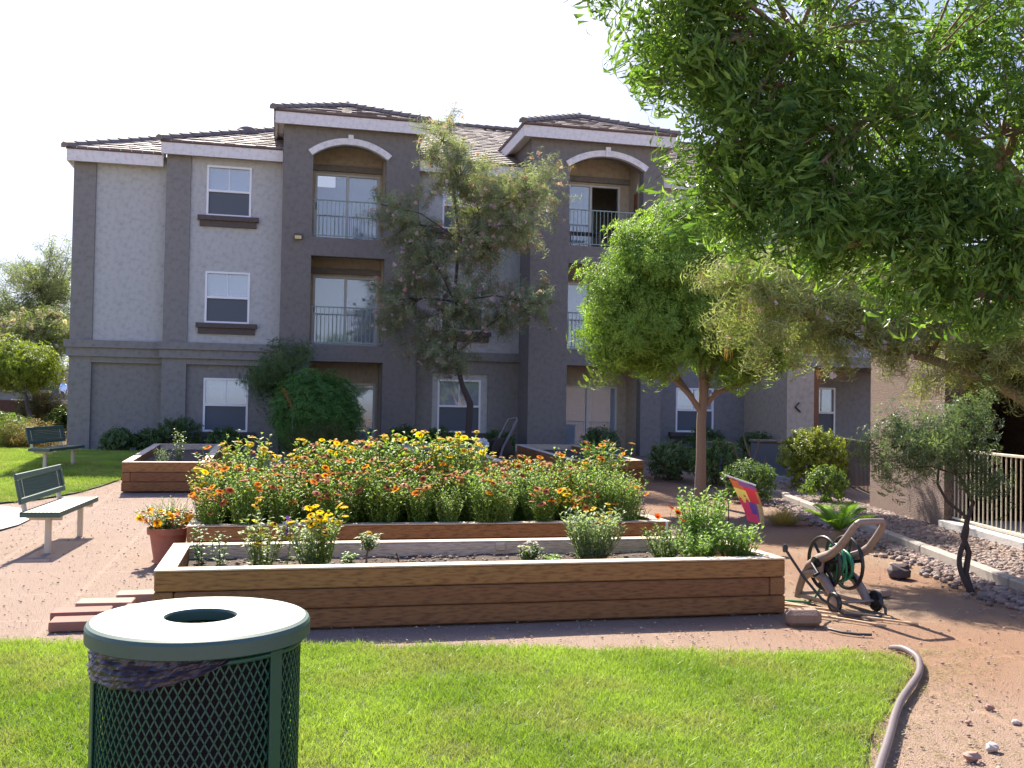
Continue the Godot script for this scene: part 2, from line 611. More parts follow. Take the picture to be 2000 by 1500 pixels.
func build_ground() -> void:
	var mb := MB.new()
	var zs := [60.0, 6.0, -2.0]
	for k in 60: zs.append(-2.5 - k * 0.5)
	for k in 16: zs.append(-33.0 - k)
	zs.append_array([-60.0, -80.0, -160.0, -320.0])
	var xs := [-320.0, -80.0, -20.0]
	for k in 72: xs.append(-15.0 + k * 0.5)
	xs.append_array([40.0, 80.0, 320.0])
	var fn := FastNoiseLite.new()
	fn.seed = 4
	fn.frequency = 0.35
	var hgt := func(x: float, z: float) -> float:
		var w := 1.0 if absf(x) < 18.0 and z > -30.0 and z < -1.0 else 0.0
		return gh(z) + fn.get_noise_2d(x, z) * 0.012 * w - 0.012 * w
	for i in xs.size() - 1:
		for j in zs.size() - 1:
			var a := Vector3(xs[i], hgt.call(xs[i], zs[j]), zs[j])
			var b := Vector3(xs[i + 1], hgt.call(xs[i + 1], zs[j]), zs[j])
			var d := Vector3(xs[i + 1], hgt.call(xs[i + 1], zs[j + 1]), zs[j + 1])
			var e := Vector3(xs[i], hgt.call(xs[i], zs[j + 1]), zs[j + 1])
			mb.quad(a, b, d, e)
	# pinkish crushed granite near the benches, redder earth towards the patio, sandy patches between
	for q in mb.v.size():
		var p := mb.v[q]
		var red := smoothstep(1.5, 5.5, p.x + fn.get_noise_2d(p.x * 0.6, p.z * 0.6) * 2.0)
		var sand := clampf(fn.get_noise_2d(p.x * 1.3 + 90.0, p.z * 1.3) * 1.4 + 0.1, 0.0, 0.7)
		mb.c.append(Color(0.38, 0.272, 0.207).lerp(Color(0.315, 0.18, 0.105), red).lerp(Color(0.37, 0.27, 0.185), sand * (0.35 + 0.65 * red)))
	for q in mb.n.size(): mb.n[q] = Vector3.UP.lerp(mb.n[q], 0.9).normalized()
	setting("ground", mb.mesh(), M.granite)
	setting("lawn", sheet(poly_of(LAWN), 0.012), M.lawn_soil)
	setting("far_lawn", sheet(poly_of(LAWN_FAR), 0.014), M.lawn_soil)
	setting("concrete_path", sheet(poly_of([[-12, -17.45], [-4.3, -17.1], [-3.75, -16.6], [-3.4, -15.9], [-3.25, -15.2], [-3.25, -14.4], [-3.4, -13.6], [-4.2, -12.4], [-12, -9]]), 0.012), M.concrete)
	setting("far_walkway", sheet(poly_of([[-14, -44.2], [-5.7, -42.0], [-5.7, -44.6], [-14, -47.4]]), 0.02), M.concrete)
	setting("far_pavement", sheet(poly_of([[-24, -60], [-4, -56], [-4, -84], [-24, -84]]), 0.02, 4.0), M.concrete)
	# grass
	var tufts := []
	for k in 3:
		var t := MB.new()
		for i in 70:
			var a := rng.randf() * TAU
			var r := sqrt(rng.randf()) * 0.085
			var at := Vector3(cos(a) * r, 0, sin(a) * r)
			var lean := Vector3(rng.randfn(0, 0.32), 1, rng.randfn(0, 0.32)).normalized()
			var b := rng.randf() * TAU
			t.blade(at, lean, Vector3(cos(b), 0, sin(b)), rng.randf_range(0.03, 0.062), rng.randf_range(0.003, 0.0052), Vector3(rng.randfn(0, 0.6), -0.15, rng.randfn(0, 0.6)))
		tufts.append(t.mesh())
	var patch := FastNoiseLite.new()
	patch.seed = 9
	patch.frequency = 0.55
	grass_on("grass", "short bright green grass of the foreground lawn", LAWN, 0.075, tufts, patch, 1.0, -7.9)
	grass_on("far_grass", "short green grass of the lawn round the far bench", LAWN_FAR, 0.13, tufts, patch, 1.25, -99.0)
	# loose grit on the granite paths
	var w := [[], [], []]
	var cs := [[], [], []]
	var lp := poly_of(LAWN)
	var lf := poly_of(LAWN_FAR)
	for i in 20000:
		var d := 4.0 + 17.0 * pow(rng.randf(), 1.5)
		var px := rng.randf_range(-0.58, 0.56) * d
		var p := Vector2(px * 0.973 + d * 0.232, px * 0.232 - d * 0.973)
		if Geometry2D.is_point_in_polygon(p, lp) or Geometry2D.is_point_in_polygon(p, lf): continue
		var k := rng.randi() % 3
		var s := 0.0035 + 0.009 * pow(rng.randf(), 5.0)
		w[k].append(Transform3D(rbasis(1.0).scaled(Vector3(s, s * 0.6, s)), Vector3(p.x, gh(p.y) + s * 0.15, p.y)))
		var v := rng.randf_range(0.6, 1.3)
		cs[k].append(Color(0.30, 0.19, 0.14).lerp(Color(0.34, 0.27, 0.22), rng.randf()) * v)
	var sb := MB.new()
	for k in 5: sb.blade(Vector3(rng.randfn(0, 0.03), 0.002, rng.randfn(0, 0.03)), Vector3(rng.randfn(), 0.12, rng.randfn()).normalized(), Vector3(0, 0.5, 1).normalized(), rng.randf_range(0.02, 0.05), 0.003, Vector3(rng.randfn(0, 0.2), 0.0, rng.randfn(0, 0.2)))
	var sw := []
	var sc := []
	for i in 1500:
		var e := rng.randi() % (LAWN.size() - 4) + 1
		var q0 := Vector2(LAWN[e][0], LAWN[e][1]).lerp(Vector2(LAWN[e + 1][0], LAWN[e + 1][1]), rng.randf())
		var off := Vector2(absf(rng.randfn(0.0, 0.45)), -absf(rng.randfn(0.0, 0.1)))
		if q0.x < 3.3 and e < 8: off = Vector2(rng.randfn(0, 0.1), -absf(rng.randfn(0.0, 0.14)))
		sw.append(Transform3D(Basis(Vector3.UP, rng.randf() * TAU).scaled(Vector3.ONE * rng.randf_range(0.6, 1.3)), Vector3(q0.x + off.x, 0.002, q0.y + off.y)))
		sc.append(Color(0.30, 0.24, 0.12).lerp(Color(0.44, 0.38, 0.24), rng.randf()))
	var straw := group_part(self, "straw_litter")
	tag(straw, "dry straw bits scattered along the lawn edge and grey hose", "straw", "", "stuff")
	scatter(straw, "straw", sb.mesh(), M.petal, sw, sc)
	var grit := group_part(self, "path_grit")
	tag(grit, "loose grit strewn over the reddish granite path", "grit", "", "stuff")
	for k in 3: scatter(grit, "grit", rock_mesh(k), M.pebble, w[k], cs[k])


func grass_on(called: String, label: String, area: Array, gap: float, tufts: Array, patch: FastNoiseLite, s0: float, zmin: float) -> void:
	var poly := poly_of(area)
	var lo := Vector2(99, 99)
	var hi := Vector2(-99, -99)
	for p in poly:
		lo = lo.min(p)
		hi = hi.max(p)
	lo.x = maxf(lo.x, -11.0)
	var where := [[], [], []]
	var cols := [[], [], []]
	var z := lo.y
	while z < hi.y:
		var x := lo.x
		while x < hi.x:
			var p := Vector2(x + rng.randf_range(-0.5, 0.5) * gap, z + rng.randf_range(-0.5, 0.5) * gap)
			x += gap
			if not Geometry2D.is_point_in_polygon(p, poly): continue
			var k := rng.randi() % 3
			var s := s0 * rng.randf_range(0.75, 1.2)
			where[k].append(Transform3D(Basis(Vector3.UP, rng.randf() * TAU).scaled(Vector3(s, s * rng.randf_range(0.8, 1.15), s)), Vector3(p.x, gh(p.y) + 0.01, p.y)))
			var f := clampf(patch.get_noise_2d(p.x, p.y) * 1.3 + 0.5, 0, 1)
			var dry := clampf(patch.get_noise_2d(p.x * 2.3 + 40, p.y * 2.3) * 2.2 - 0.1, 0, 0.7) + maxf(0.0, (p.x - p.y * -0.62 - 0.05)) * 1.3 * rng.randf() * (1.0 if called == "grass" else 0.0)
			var col := Color(0.23, 0.34, 0.05).lerp(Color(0.36, 0.47, 0.09), f) * rng.randf_range(0.85, 1.15)
			cols[k].append(col.lerp(Color(0.36, 0.36, 0.14), clampf(dry, 0, 0.6)))
		z += gap
	var g := group_part(self, called)
	tag(g, label, "grass", "", "stuff")
	for k in 3: scatter(g, "tuft_field", tufts[k], M.grass_blade, where[k], cols[k])


# ==================================================================== the apartment building
const BASE := Vector3(3, 0.2, -28.5)


func bw(parent: Node, called: String, mb: MB, m: Material) -> MeshInstance3D:
	return part(parent, called, mb.mesh(), m, -BASE)


func boxes(parent: Node, called: String, list: Array, m: Material) -> MeshInstance3D:
	var first: MeshInstance3D = null
	for b in list:
		var mb := MB.new()
		mb.box(Vector3(b[0], b[1], b[2]), Vector3(b[3], b[4], b[5]))
		var o := bw(parent, called, mb, m)
		if first == null: first = o
	return first


func window(parent: Node, x0: float, y0: float, x1: float, y1: float, z: float, sill := true, shade := "blind_white") -> void:
	var w := group_part(parent, "window")
	var f := 0.055
	var ym := y0 + (y1 - y0) * 0.5
	var mb := MB.new()
	mb.wall(x0, x1, y0, y1, z - 0.09, z + 0.018, [[x0 + f, y0 + f, x1 - f, ym - 0.03], [x0 + f, ym + 0.03, x1 - f, y1 - f]])
	bw(w, "frame", mb, M.window_vinyl)
	var xm := (x0 + x1) * 0.5
	boxes(w, "muntin", [[xm - 0.012, ym + 0.032, z - 0.05, xm + 0.012, y1 - f - 0.002, z - 0.03]], M.window_vinyl)
	boxes(w, "pane", [[x0 + f - 0.01, ym + 0.02, z - 0.062, x1 - f + 0.01, y1 - f + 0.01, z - 0.056]], M.glass)
	boxes(w, "pane", [[x0 + f - 0.01, y0 + f - 0.01, z - 0.042, x1 - f + 0.01, ym - 0.02, z - 0.036]], M.glass)
	# blind: slats behind the upper sash; the lower sash wears an insect screen
	var sl := MB.new()
	var y := y1 - 0.03
	var low := lerpf(ym - 0.02, y1 - 0.1, [0.0, 0.0, 0.55, 0.0, 0.3, 0.8][rng.randi() % 6])
	while y > low:
		sl.quad(Vector3(x0 + 0.02, y - 0.05, z - 0.105), Vector3(x1 - 0.02, y - 0.05, z - 0.105), Vector3(x1 - 0.02, y, z - 0.12), Vector3(x0 + 0.02, y, z - 0.12))
		y -= 0.046
	bw(w, "blind", sl, M[shade])
	boxes(w, "screen", [[x0 + f + 0.002, y0 + f + 0.002, z - 0.028, x1 - f - 0.002, ym - 0.032, z - 0.022]], M.screen_dark)
	if sill:
		boxes(w, "sill", [[x0 - 0.22, y0 - 0.13, z - 0.05, x1 + 0.22, y0 - 0.002, z + 0.13], [x0 - 0.16, y0 - 0.30, z - 0.05, x1 + 0.16, y0 - 0.132, z + 0.07]], M.stucco_sill)


func sliding_door(parent: Node, x0: float, y0: float, x1: float, y1: float, z: float, blind := true, open_right := false) -> void:
	var w := group_part(parent, "sliding_door")
	var f := 0.06
	var xm := (x0 + x1) * 0.5
	var mb := MB.new()
	mb.wall(x0, x1, y0, y1, z - 0.08, z + 0.03, [[x0 + f, y0 + f, xm - 0.035, y1 - f], [xm + 0.035, y0 + f, x1 - f, y1 - f]])
	bw(w, "frame", mb, M.door_vinyl)
	boxes(w, "pane", [[x0 + f - 0.01, y0 + f - 0.01, z - 0.03, xm - 0.03, y1 - f + 0.01, z - 0.024]], M.glass)
	if not open_right:
		boxes(w, "pane", [[xm + 0.03, y0 + f - 0.01, z - 0.05, x1 - f + 0.01, y1 - f + 0.01, z - 0.044]], M.glass)
	boxes(w, "handle", [[x0 + 0.02, y0 + 0.95, z + 0.03, x0 + 0.045, y0 + 1.15, z + 0.06]], M.railing_black)
	if blind:
		var x := x0 + 0.03 if y0 < 6.0 else xm - 0.35
		if open_right: x = x0 + 0.03
		var xe := x1 - 0.03 if not open_right else xm
		while x < xe:
			var s := MB.new()
			s.quad(Vector3(x, y0 + 0.05, z - 0.12), Vector3(x + 0.088, y0 + 0.05, z - 0.15), Vector3(x + 0.088, y1 - 0.05, z - 0.15), Vector3(x, y1 - 0.05, z - 0.12))
			bw(w, "blind_slat", s, M.blind_grey)
			x += 0.09 if rng.randf() > 0.08 else 0.16


func railing(parent: Node, a: Vector3, b: Vector3, h: float, m: Material, gap := 0.115, shift := -BASE) -> void:
	var r := group_part(parent, "railing")
	var d := (b - a)
	var l := d.length()
	d = d.normalized()
	var bs := Basis(d, Vector3.UP, d.cross(Vector3.UP))
	part(r, "top_rail", bbox(Vector3(l, 0.035, 0.04), 0.004), m, (a + b) * 0.5 + Vector3(0, h, 0) + shift, bs)
	part(r, "bottom_rail", bbox(Vector3(l, 0.03, 0.03), 0.004), m, (a + b) * 0.5 + Vector3(0, 0.08, 0) + shift, bs)
	var k := gap * 0.5
	while k < l:
		part(r, "picket", bbox(Vector3(0.016, h - 0.1, 0.016), 0.002), m, a + d * k + Vector3(0, 0.08 + (h - 0.08) * 0.5, 0) + shift, bs)
		k += gap


func roof_plane(roof: Node, o: Vector3, u: Vector3, length: float, vdir: Vector3, run: float, pitch: float, cl: float, cr: float) -> void:
	# overlapping flat tiles in courses; cl and cr: how far each end steps in per metre of run (hips)
	var mb := MB.new()
	var r := 0.0
	var odd := 0
	var nrm := (vdir * -pitch + Vector3.UP).normalized()
	while r < run - 0.05:
		var r2 := minf(r + 0.36, run)
		var xa := cl * r
		var xb := length - cr * r
		var x := xa - (0.14 if odd % 2 else 0.0)
		while x < xb - 0.02:
			var s0 := maxf(x, xa)
			var s1 := minf(x + 0.275, xb)
			x += 0.28
			if s1 - s0 < 0.03: continue
			var lift := 0.045 + rng.randf_range(-0.008, 0.012)
			var t0 := clampf(s0, cl * r2, length - cr * r2)
			var t1 := clampf(s1, cl * r2, length - cr * r2)
			mb.tint = Color(1, 1, 1) * rng.randf_range(0.72, 1.25)
			var a := o + u * s0 + vdir * r + Vector3.UP * pitch * r
			var b := o + u * s1 + vdir * r + Vector3.UP * pitch * r
			var d := o + u * t1 + vdir * r2 + Vector3.UP * pitch * r2 + nrm * 0.012
			var e := o + u * t0 + vdir * r2 + Vector3.UP * pitch * r2 + nrm * 0.012
			mb.quad(a + nrm * lift, b + nrm * lift, d, e)
			mb.quad(a - nrm * 0.01, b - nrm * 0.01, b + nrm * lift, a + nrm * lift)
		r += 0.3
		odd += 1
	var f := bw(roof, "roof_tiles", mb, M.roof_tile)
	f.set_meta("kind", "stuff")


func ridge(roof: Node, a: Vector3, b: Vector3) -> void:
	var key := "cap"
	if not cache.has(key):
		var mb := MB.new()
		var pr := [Vector2(-0.15, -0.05), Vector2(-0.11, 0.045), Vector2(0, 0.085), Vector2(0.11, 0.045), Vector2(0.15, -0.05)]
		for i in 4:
			var p: Vector2 = pr[i]
			var q: Vector2 = pr[i + 1]
			mb.quad(Vector3(q.x, q.y + 0.03, 0.22), Vector3(q.x * 0.85, q.y, -0.22), Vector3(p.x * 0.85, p.y, -0.22), Vector3(p.x, p.y + 0.03, 0.22))
			mb.tri(Vector3(0, -0.05, 0.22), Vector3(q.x, q.y + 0.03, 0.22), Vector3(p.x, p.y + 0.03, 0.22))
		cache[key] = mb.mesh()
	var d := b - a
	var n := maxi(1, roundi(d.length() / 0.36))
	var z := -d.normalized()
	var x := Vector3.UP.cross(z).normalized()
	var bs := Basis(x, z.cross(x), z)
	for i in n:
		part(roof, "ridge_tile", cache[key], M.roof_cap, a + d * ((i + 0.5) / n) + Vector3(0, 0.05, 0) - BASE, bs)


func hip_roof(bld: Node, x0: float, x1: float, zf: float, zb: float, y: float, pitch: float) -> void:
	var roof := group_part(bld, "roof")
	var hw := (x1 - x0) * 0.5
	var xm := (x0 + x1) * 0.5
	var top := Vector3(xm, y + pitch * hw, zf - hw)
	roof_plane(roof, Vector3(x0, y, zf), Vector3.RIGHT, x1 - x0, Vector3.FORWARD, hw, pitch, 1, 1)
	roof_plane(roof, Vector3(x0, y, zb), Vector3.BACK, zf - zb, Vector3.RIGHT, hw, pitch, 0, 1)
	roof_plane(roof, Vector3(x1, y, zf), Vector3.FORWARD, zf - zb, Vector3.LEFT, hw, pitch, 1, 0)
	ridge(roof, Vector3(x0, y, zf), top)
	ridge(roof, Vector3(x1, y, zf), top)
	ridge(roof, top, Vector3(xm, top.y, zb))
	boxes(roof, "fascia", [[x0 + 0.03, y - 0.36, zf - 0.10, x1 - 0.03, y - 0.04, zf - 0.04], [x0 + 0.03, y - 0.36, zb, x0 + 0.09, y - 0.04, zf - 0.102], [x1 - 0.09, y - 0.36, zb, x1 - 0.03, y - 0.04, zf - 0.102]], M.trim_white)
	boxes(roof, "drip_edge", [[x0 + 0.01, y - 0.038, zf - 0.10, x1 - 0.01, y - 0.004, zf - 0.015], [x0 + 0.01, y - 0.038, zb, x0 + 0.09, y - 0.004, zf - 0.102], [x1 - 0.09, y - 0.038, zb, x1 - 0.01, y - 0.004, zf - 0.102]], M.drip_edge)
	boxes(roof, "soffit", [[x0 + 0.092, y - 0.30, zb, x1 - 0.092, y - 0.27, zf - 0.102]], M.trim_white)


func tower(bld: Node, x0: float, x1: float, z: float, ox0: float, ox1: float, top: float, dy: float, side_z: float) -> void:
	# piers, slabs and the arched head of the balcony stack; dy shifts the storeys
	var y3 := 6.32 + dy
	var y2 := 3.32 + dy
	var mb := MB.new()
	mb.wall(x0, x1, 0.0, 8.62 + dy, z - 0.35, z, [[ox0, y3, ox1, 9.9], [ox0, y2, ox1, 5.80 + dy], [ox0, 0.0, ox1, 2.86 + dy]])
	var arch := PackedVector2Array([Vector2(x0, 8.62 + dy), Vector2(ox0, 8.62 + dy)])
	var outer := PackedVector2Array()
	var inner := PackedVector2Array()
	var xm := (ox0 + ox1) * 0.5
	var hw := (ox1 - ox0) * 0.5
	var sag := 0.34
	var rad := (hw * hw + sag * sag) / (2 * sag)
	var half := asin(hw / rad)
	for k in 17:
		var a := lerpf(-half, half, k / 16.0)
		var p := Vector2(xm + sin(a) * rad, 8.62 + dy + sag - rad + cos(a) * rad)
		if k > 0 and k < 16: arch.append(p)
		var a2 := a * 1.04
		inner.append(Vector2(xm + sin(a2) * (rad - 0.004), 8.62 + dy + sag - rad + cos(a2) * (rad - 0.004)))
		outer.append(Vector2(xm + sin(a2) * (rad + 0.17), 8.62 + dy + sag - rad + cos(a2) * (rad + 0.17)))
	arch.append_array([Vector2(ox1, 8.62 + dy), Vector2(x1, 8.62 + dy), Vector2(x1, top), Vector2(x0, top)])
	mb.prism(arch, z - 0.35, z)
	# the tower's flanks
	mb.box(Vector3(x0, 0, side_z), Vector3(x0 + 0.3, top, z - 0.352))
	mb.box(Vector3(x1 - 0.3, 0, side_z), Vector3(x1, top, z - 0.352))
	bw(bld, "tower_wall", mb, M.stucco_tower)
	var tr := MB.new()
	var ring := inner.duplicate()
	outer.reverse()
	ring.append_array(outer)
	ring.reverse()
	tr.prism(ring, z - 0.1, z + 0.06)
	var at := bw(bld, "arch_trim", tr, M.trim_white)
	boxes(at, "keystone", [[xm - 0.07 + BASE.x, 8.62 + dy + sag - 0.02 + BASE.y, z + 0.062 + BASE.z - 0.05, xm + 0.07 + BASE.x, 8.62 + dy + sag + 0.26 + BASE.y, z + 0.10 + BASE.z]], M.trim_white)
	# recesses: back walls, floors, ceilings
	var zb := z - 1.25
	var rc := MB.new()
	var dx0 := ox0 + 0.12
	var dx1 := dx0 + 1.86
	for f in [[y3, 9.05 + dy], [y2, 5.80 + dy], [0.22 + dy, 2.86 + dy]]:
		var t: float = minf(f[1], f[0] + 2.85)
		rc.wall(ox0 - 0.25, ox1 + 0.25, f[0] - 0.02, t + 0.2, zb - 0.2, zb, [[dx0, f[0] + 0.06, dx1, f[0] + 2.08]])
		rc.box(Vector3(ox0 - 0.25, f[0] - 0.02, zb + 0.002), Vector3(ox0 - 0.002, t + 0.2, z - 0.353))
		rc.box(Vector3(ox1 + 0.002, f[0] - 0.02, zb + 0.002), Vector3(ox1 + 0.25, t + 0.2, z - 0.353))
	bw(bld, "balcony_recess", rc, M.recess_cream)
	for y in [y3, y2]:
		boxes(bld, "balcony_floor", [[ox0 - 0.25, y - 0.18, zb, ox1 + 0.25, y - 0.022, z - 0.354]], M.stucco_taupe)
	boxes(bld, "balcony_ceiling", [[ox0 - 0.25, 9.27 + dy, zb, ox1 + 0.25, 9.33 + dy, z - 0.354]], M.recess_cream)
	boxes(bld, "header_band", [[ox0 - 0.001, y3 + 2.14, zb + 0.01, ox1, y3 + 2.30, zb + 0.10], [ox0 - 0.001, y2 + 2.14, zb + 0.01, ox1, y2 + 2.30, zb + 0.10]], M.stucco_tower)
	sliding_door(bld, dx0, y3 + 0.06, dx1, y3 + 2.08, zb - 0.05, true, x0 > 5.0)
	sliding_door(bld, dx0, y2 + 0.06, dx1, y2 + 2.08, zb - 0.05)
	sliding_door(bld, dx0, 0.3 + dy, dx1, 2.30 + dy, zb - 0.05)
	railing(bld, Vector3(ox0 + 0.01, y3, z - 0.14), Vector3(ox1 - 0.01, y3, z - 0.14), 1.07, M.railing_green)
	railing(bld, Vector3(ox0 + 0.01, y2, z - 0.14), Vector3(ox1 - 0.01, y2, z - 0.14), 1.07, M.railing_green)


func build_apartments() -> void:
	var b := thing("apartment_building", "three-storey grey stucco apartment block with two arched balcony towers and tiled roof", "building", BASE)
	var zl := -29.1
	var zs := -28.8
	# left bay
	var mb := MB.new()
	mb.box(Vector3(-4.85, 3.2, zl - 0.3), Vector3(-3.0, 8.45, zl))
	mb.box(Vector3(-5.42, 3.2, -42.0), Vector3(-5.12, 8.45, zl - 0.302))
	bw(b, "wall", mb, M.stucco_light)
	mb = MB.new()
	mb.box(Vector3(-5.42, 3.2, zl - 0.3), Vector3(-4.852, 8.45, zl + 0.06))
	bw(b, "pilaster", mb, M.stucco_taupe)
	mb = MB.new()
	mb.box(Vector3(-4.85, 0.0, zl - 0.3), Vector3(-3.0, 2.80, zl - 0.05))
	mb.box(Vector3(-5.42, 0.0, zl - 0.3), Vector3(-4.852, 2.9, zl + 0.06))
	mb.box(Vector3(-4.85, 2.7, zl - 0.051), Vector3(-3.0, 2.9, zl + 0.055))
	mb.box(Vector3(-5.42, 0.0, -42.0), Vector3(-5.12, 3.1, zl - 0.302))
	bw(b, "lower_wall", mb, M.stucco_taupe)
	boxes(b, "belt_course", [[-5.54, 3.10, zl - 0.3, -3.0, 3.30, zl + 0.19], [-5.49, 2.86, zl - 0.3, -3.0, 3.098, zl + 0.13]], M.stucco_taupe)
	# second bay
	mb = MB.new()
	mb.wall(-2.36, 0.11, 3.2, 8.75, zs - 0.3, zs, [[-1.94, 6.84, -0.74, 8.25], [-1.92, 3.86, -0.72, 5.30]])
	bw(b, "wall", mb, M.stucco_light)
	boxes(b, "pilaster", [[-3.0, 3.2, zs - 0.5, -2.362, 8.75, zs + 0.06]], M.stucco_taupe)
	mb = MB.new()
	mb.wall(-2.36, 0.11, 0.0, 2.80, zs - 0.3, zs - 0.05, [[-1.90, 0.85, -0.70, 2.34]])
	mb.box(Vector3(-3.0, 0.0, zs - 0.5), Vector3(-2.362, 2.9, zs + 0.06))
	mb.box(Vector3(-2.36, 2.7, zs - 0.049), Vector3(0.11, 2.9, zs + 0.055))
	bw(b, "lower_wall", mb, M.stucco_taupe)
	boxes(b, "belt_course", [[-3.12, 3.10, zs - 0.3, 0.108, 3.30, zs + 0.19], [-3.07, 2.86, zs - 0.3, 0.108, 3.098, zs + 0.13]], M.stucco_taupe)
	window(b, -1.94, 6.84, -0.74, 8.25, zs)
	window(b, -1.92, 3.86, -0.72, 5.30, zs)
	window(b, -1.90, 0.85, -0.70, 2.34, zs - 0.05)
	# towers
	tower(b, 0.11, 3.90, -28.2, 0.92, 2.96, 9.40, 0.0, -29.6)
	tower(b, 7.02, 11.05, -27.5, 8.16, 10.42, 9.40, 0.05, -29.6)
	# middle bay and the bay beyond the second tower
	var zm := -28.7
	mb = MB.new()
	mb.wall(3.9, 7.02, 0.0, 8.75, zm - 0.3, zm, [[4.66, 6.84, 5.94, 8.25], [4.66, 3.86, 5.94, 5.30], [4.62, 0.90, 5.90, 2.45]])
	bw(b, "wall", mb, M.stucco_light)
	window(b, 4.66, 6.84, 5.94, 8.25, zm)
	window(b, 4.66, 3.86, 5.94, 5.30, zm)
	window(b, 4.62, 0.90, 5.90, 2.45, zm)
	boxes(b, "lower_wall", [[3.902, 0.0, zm + 0.002, 4.45, 3.0, zm + 0.06], [6.1, 0.0, zm + 0.002, 7.018, 3.0, zm + 0.06], [4.452, 2.62, zm + 0.002, 6.098, 3.0, zm + 0.06]], M.stucco_taupe)
	boxes(b, "belt_course", [[3.902, 3.002, zm + 0.002, 7.018, 3.25, zm + 0.16]], M.stucco_taupe)
	var zr := -28.6
	mb = MB.new()
	mb.wall(11.05, 22.0, 3.2, 8.75, zr - 0.3, zr, [[11.98, 6.84, 13.2, 8.25], [11.98, 3.86, 13.2, 5.30], [16.4, 6.84, 17.6, 8.25], [16.4, 3.86, 17.6, 5.3]])
	bw(b, "wall", mb, M.stucco_light)
	mb = MB.new()
	mb.wall(11.05, 22.0, 0.0, 3.2, zr - 0.3, zr, [[11.98, 1.0, 13.23, 2.36], [14.6, 1.0, 15.5, 2.57], [16.5, 0.88, 17.42, 2.47]])
	bw(b, "lower_wall", mb, M.stucco_taupe)
	for w in [[11.98, 6.84, 13.2, 8.25], [11.98, 3.86, 13.2, 5.30], [16.4, 6.84, 17.6, 8.25], [16.4, 3.86, 17.6, 5.3], [11.98, 1.0, 13.23, 2.36]]:
		window(b, w[0], w[1], w[2], w[3], zr)
	window(b, 14.6, 1.0, 15.5, 2.57, zr, false, "screen_dark")
	window(b, 16.5, 0.88, 17.42, 2.47, zr, false)
	# entry porch pier with its timber post
	boxes(b, "porch_pier", [[14.25, 0.0, -28.58, 14.5, 3.0, -25.9], [14.502, 0.0, -26.2, 15.1, 3.0, -25.9]], M.recess_cream)
	boxes(b, "porch_post", [[15.12, 0.0, -26.15, 15.3, 3.0, -25.97]], M.timber2)
	boxes(b, "porch_beam", [[14.25, 3.002, -28.58, 19.0, 3.3, -25.85]], M.stucco_taupe)
	var orn := MB.new()
	orn.tube([Vector3(14.62, 1.95, -25.87), Vector3(14.5, 1.82, -25.87), Vector3(14.66, 1.68, -25.87)], [0.02, 0.03, 0.02], 6)
	bw(b, "wall_ornament", orn, M.vine_ornament)
	# roofs
	hip_roof(b, -0.16, 4.06, -27.92, -34.0, 9.72, 0.40)
	hip_roof(b, 6.70, 11.35, -27.22, -34.0, 9.72, 0.42)
	var roof := group_part(b, "roof")
	roof_plane(roof, Vector3(-5.60, 8.47, -28.78), Vector3.RIGHT, 5.8, Vector3.FORWARD, 6.0, 0.42, 1, 0)
	roof_plane(roof, Vector3(-3.16, 8.77, -28.48), Vector3.RIGHT, 3.3, Vector3.FORWARD, 6.2, 0.42, 1, 0)
	roof_plane(roof, Vector3(3.9, 8.77, -28.38), Vector3.RIGHT, 3.2, Vector3.FORWARD, 7.0, 0.43, 0, 0)
	roof_plane(roof, Vector3(11.0, 8.77, -28.28), Vector3.RIGHT, 11.0, Vector3.FORWARD, 7.0, 0.43, 0, 0)
	ridge(roof, Vector3(-5.60, 8.45, -28.78), Vector3(0.4, 10.97, -34.78))
	ridge(roof, Vector3(-3.16, 8.77, -28.48), Vector3(3.04, 11.37, -34.68))
	ridge(roof, Vector3(3.0, 11.78, -35.4), Vector3(22.0, 11.78, -35.4))
	roof_plane(roof, Vector3(3.0, 8.8, -28.8), Vector3.RIGHT, 9.0, Vector3.FORWARD, 6.6, 0.445, 0, 0)
	boxes(roof, "fascia", [[-5.57, 8.12, -28.86, -3.1, 8.43, -28.80], [-5.57, 8.12, -42.0, -5.51, 8.43, -28.862], [-3.13, 8.42, -28.56, 0.10, 8.73, -28.50], [-3.13, 8.42, -29.2, -3.07, 8.73, -28.562], [3.91, 8.42, -28.46, 7.01, 8.73, -28.40], [11.06, 8.42, -28.36, 22.0, 8.73, -28.30]], M.trim_white)
	boxes(roof, "drip_edge", [[-5.59, 8.432, -28.86, -3.1, 8.462, -28.775], [-3.15, 8.732, -28.56, 0.10, 8.762, -28.475], [3.91, 8.732, -28.46, 7.01, 8.762, -28.375], [11.06, 8.732, -28.36, 22.0, 8.762, -28.275]], M.drip_edge)
	boxes(roof, "soffit", [[-5.51, 8.30, -29.2, -3.13, 8.33, -28.862], [-3.07, 8.60, -29.0, 0.10, 8.63, -28.562], [3.91, 8.60, -28.9, 7.01, 8.63, -28.462], [11.06, 8.6, -28.8, 22.0, 8.63, -28.362]], M.trim_white)
	var vent := MB.new()
	for k in 10:
		var a0 := PI * k / 10
		var a1 := PI * (k + 1) / 10
		var cc := Vector3(-0.95, 9.60, -30.6)
		var p0 := cc + Vector3(cos(a0) * 0.38, sin(a0) * 0.3, 0)
		var p1 := cc + Vector3(cos(a1) * 0.38, sin(a1) * 0.3, 0)
		vent.quad(p0, p0 + Vector3(0, 0, -0.9), p1 + Vector3(0, 0, -0.9), p1)
		vent.tri(cc, p0, p1)
	bw(roof, "roof_vent", vent, M.roof_cap)
	# flood lamp on the first tower
	boxes(b, "wall_lamp", [[0.44, 6.22, -28.198, 0.66, 6.36, -28.04]], M.lamp_body)
	boxes(b, "wall_lamp_lens", [[0.46, 6.21, -28.16, 0.64, 6.30, -28.028]], M.lamp_lens)
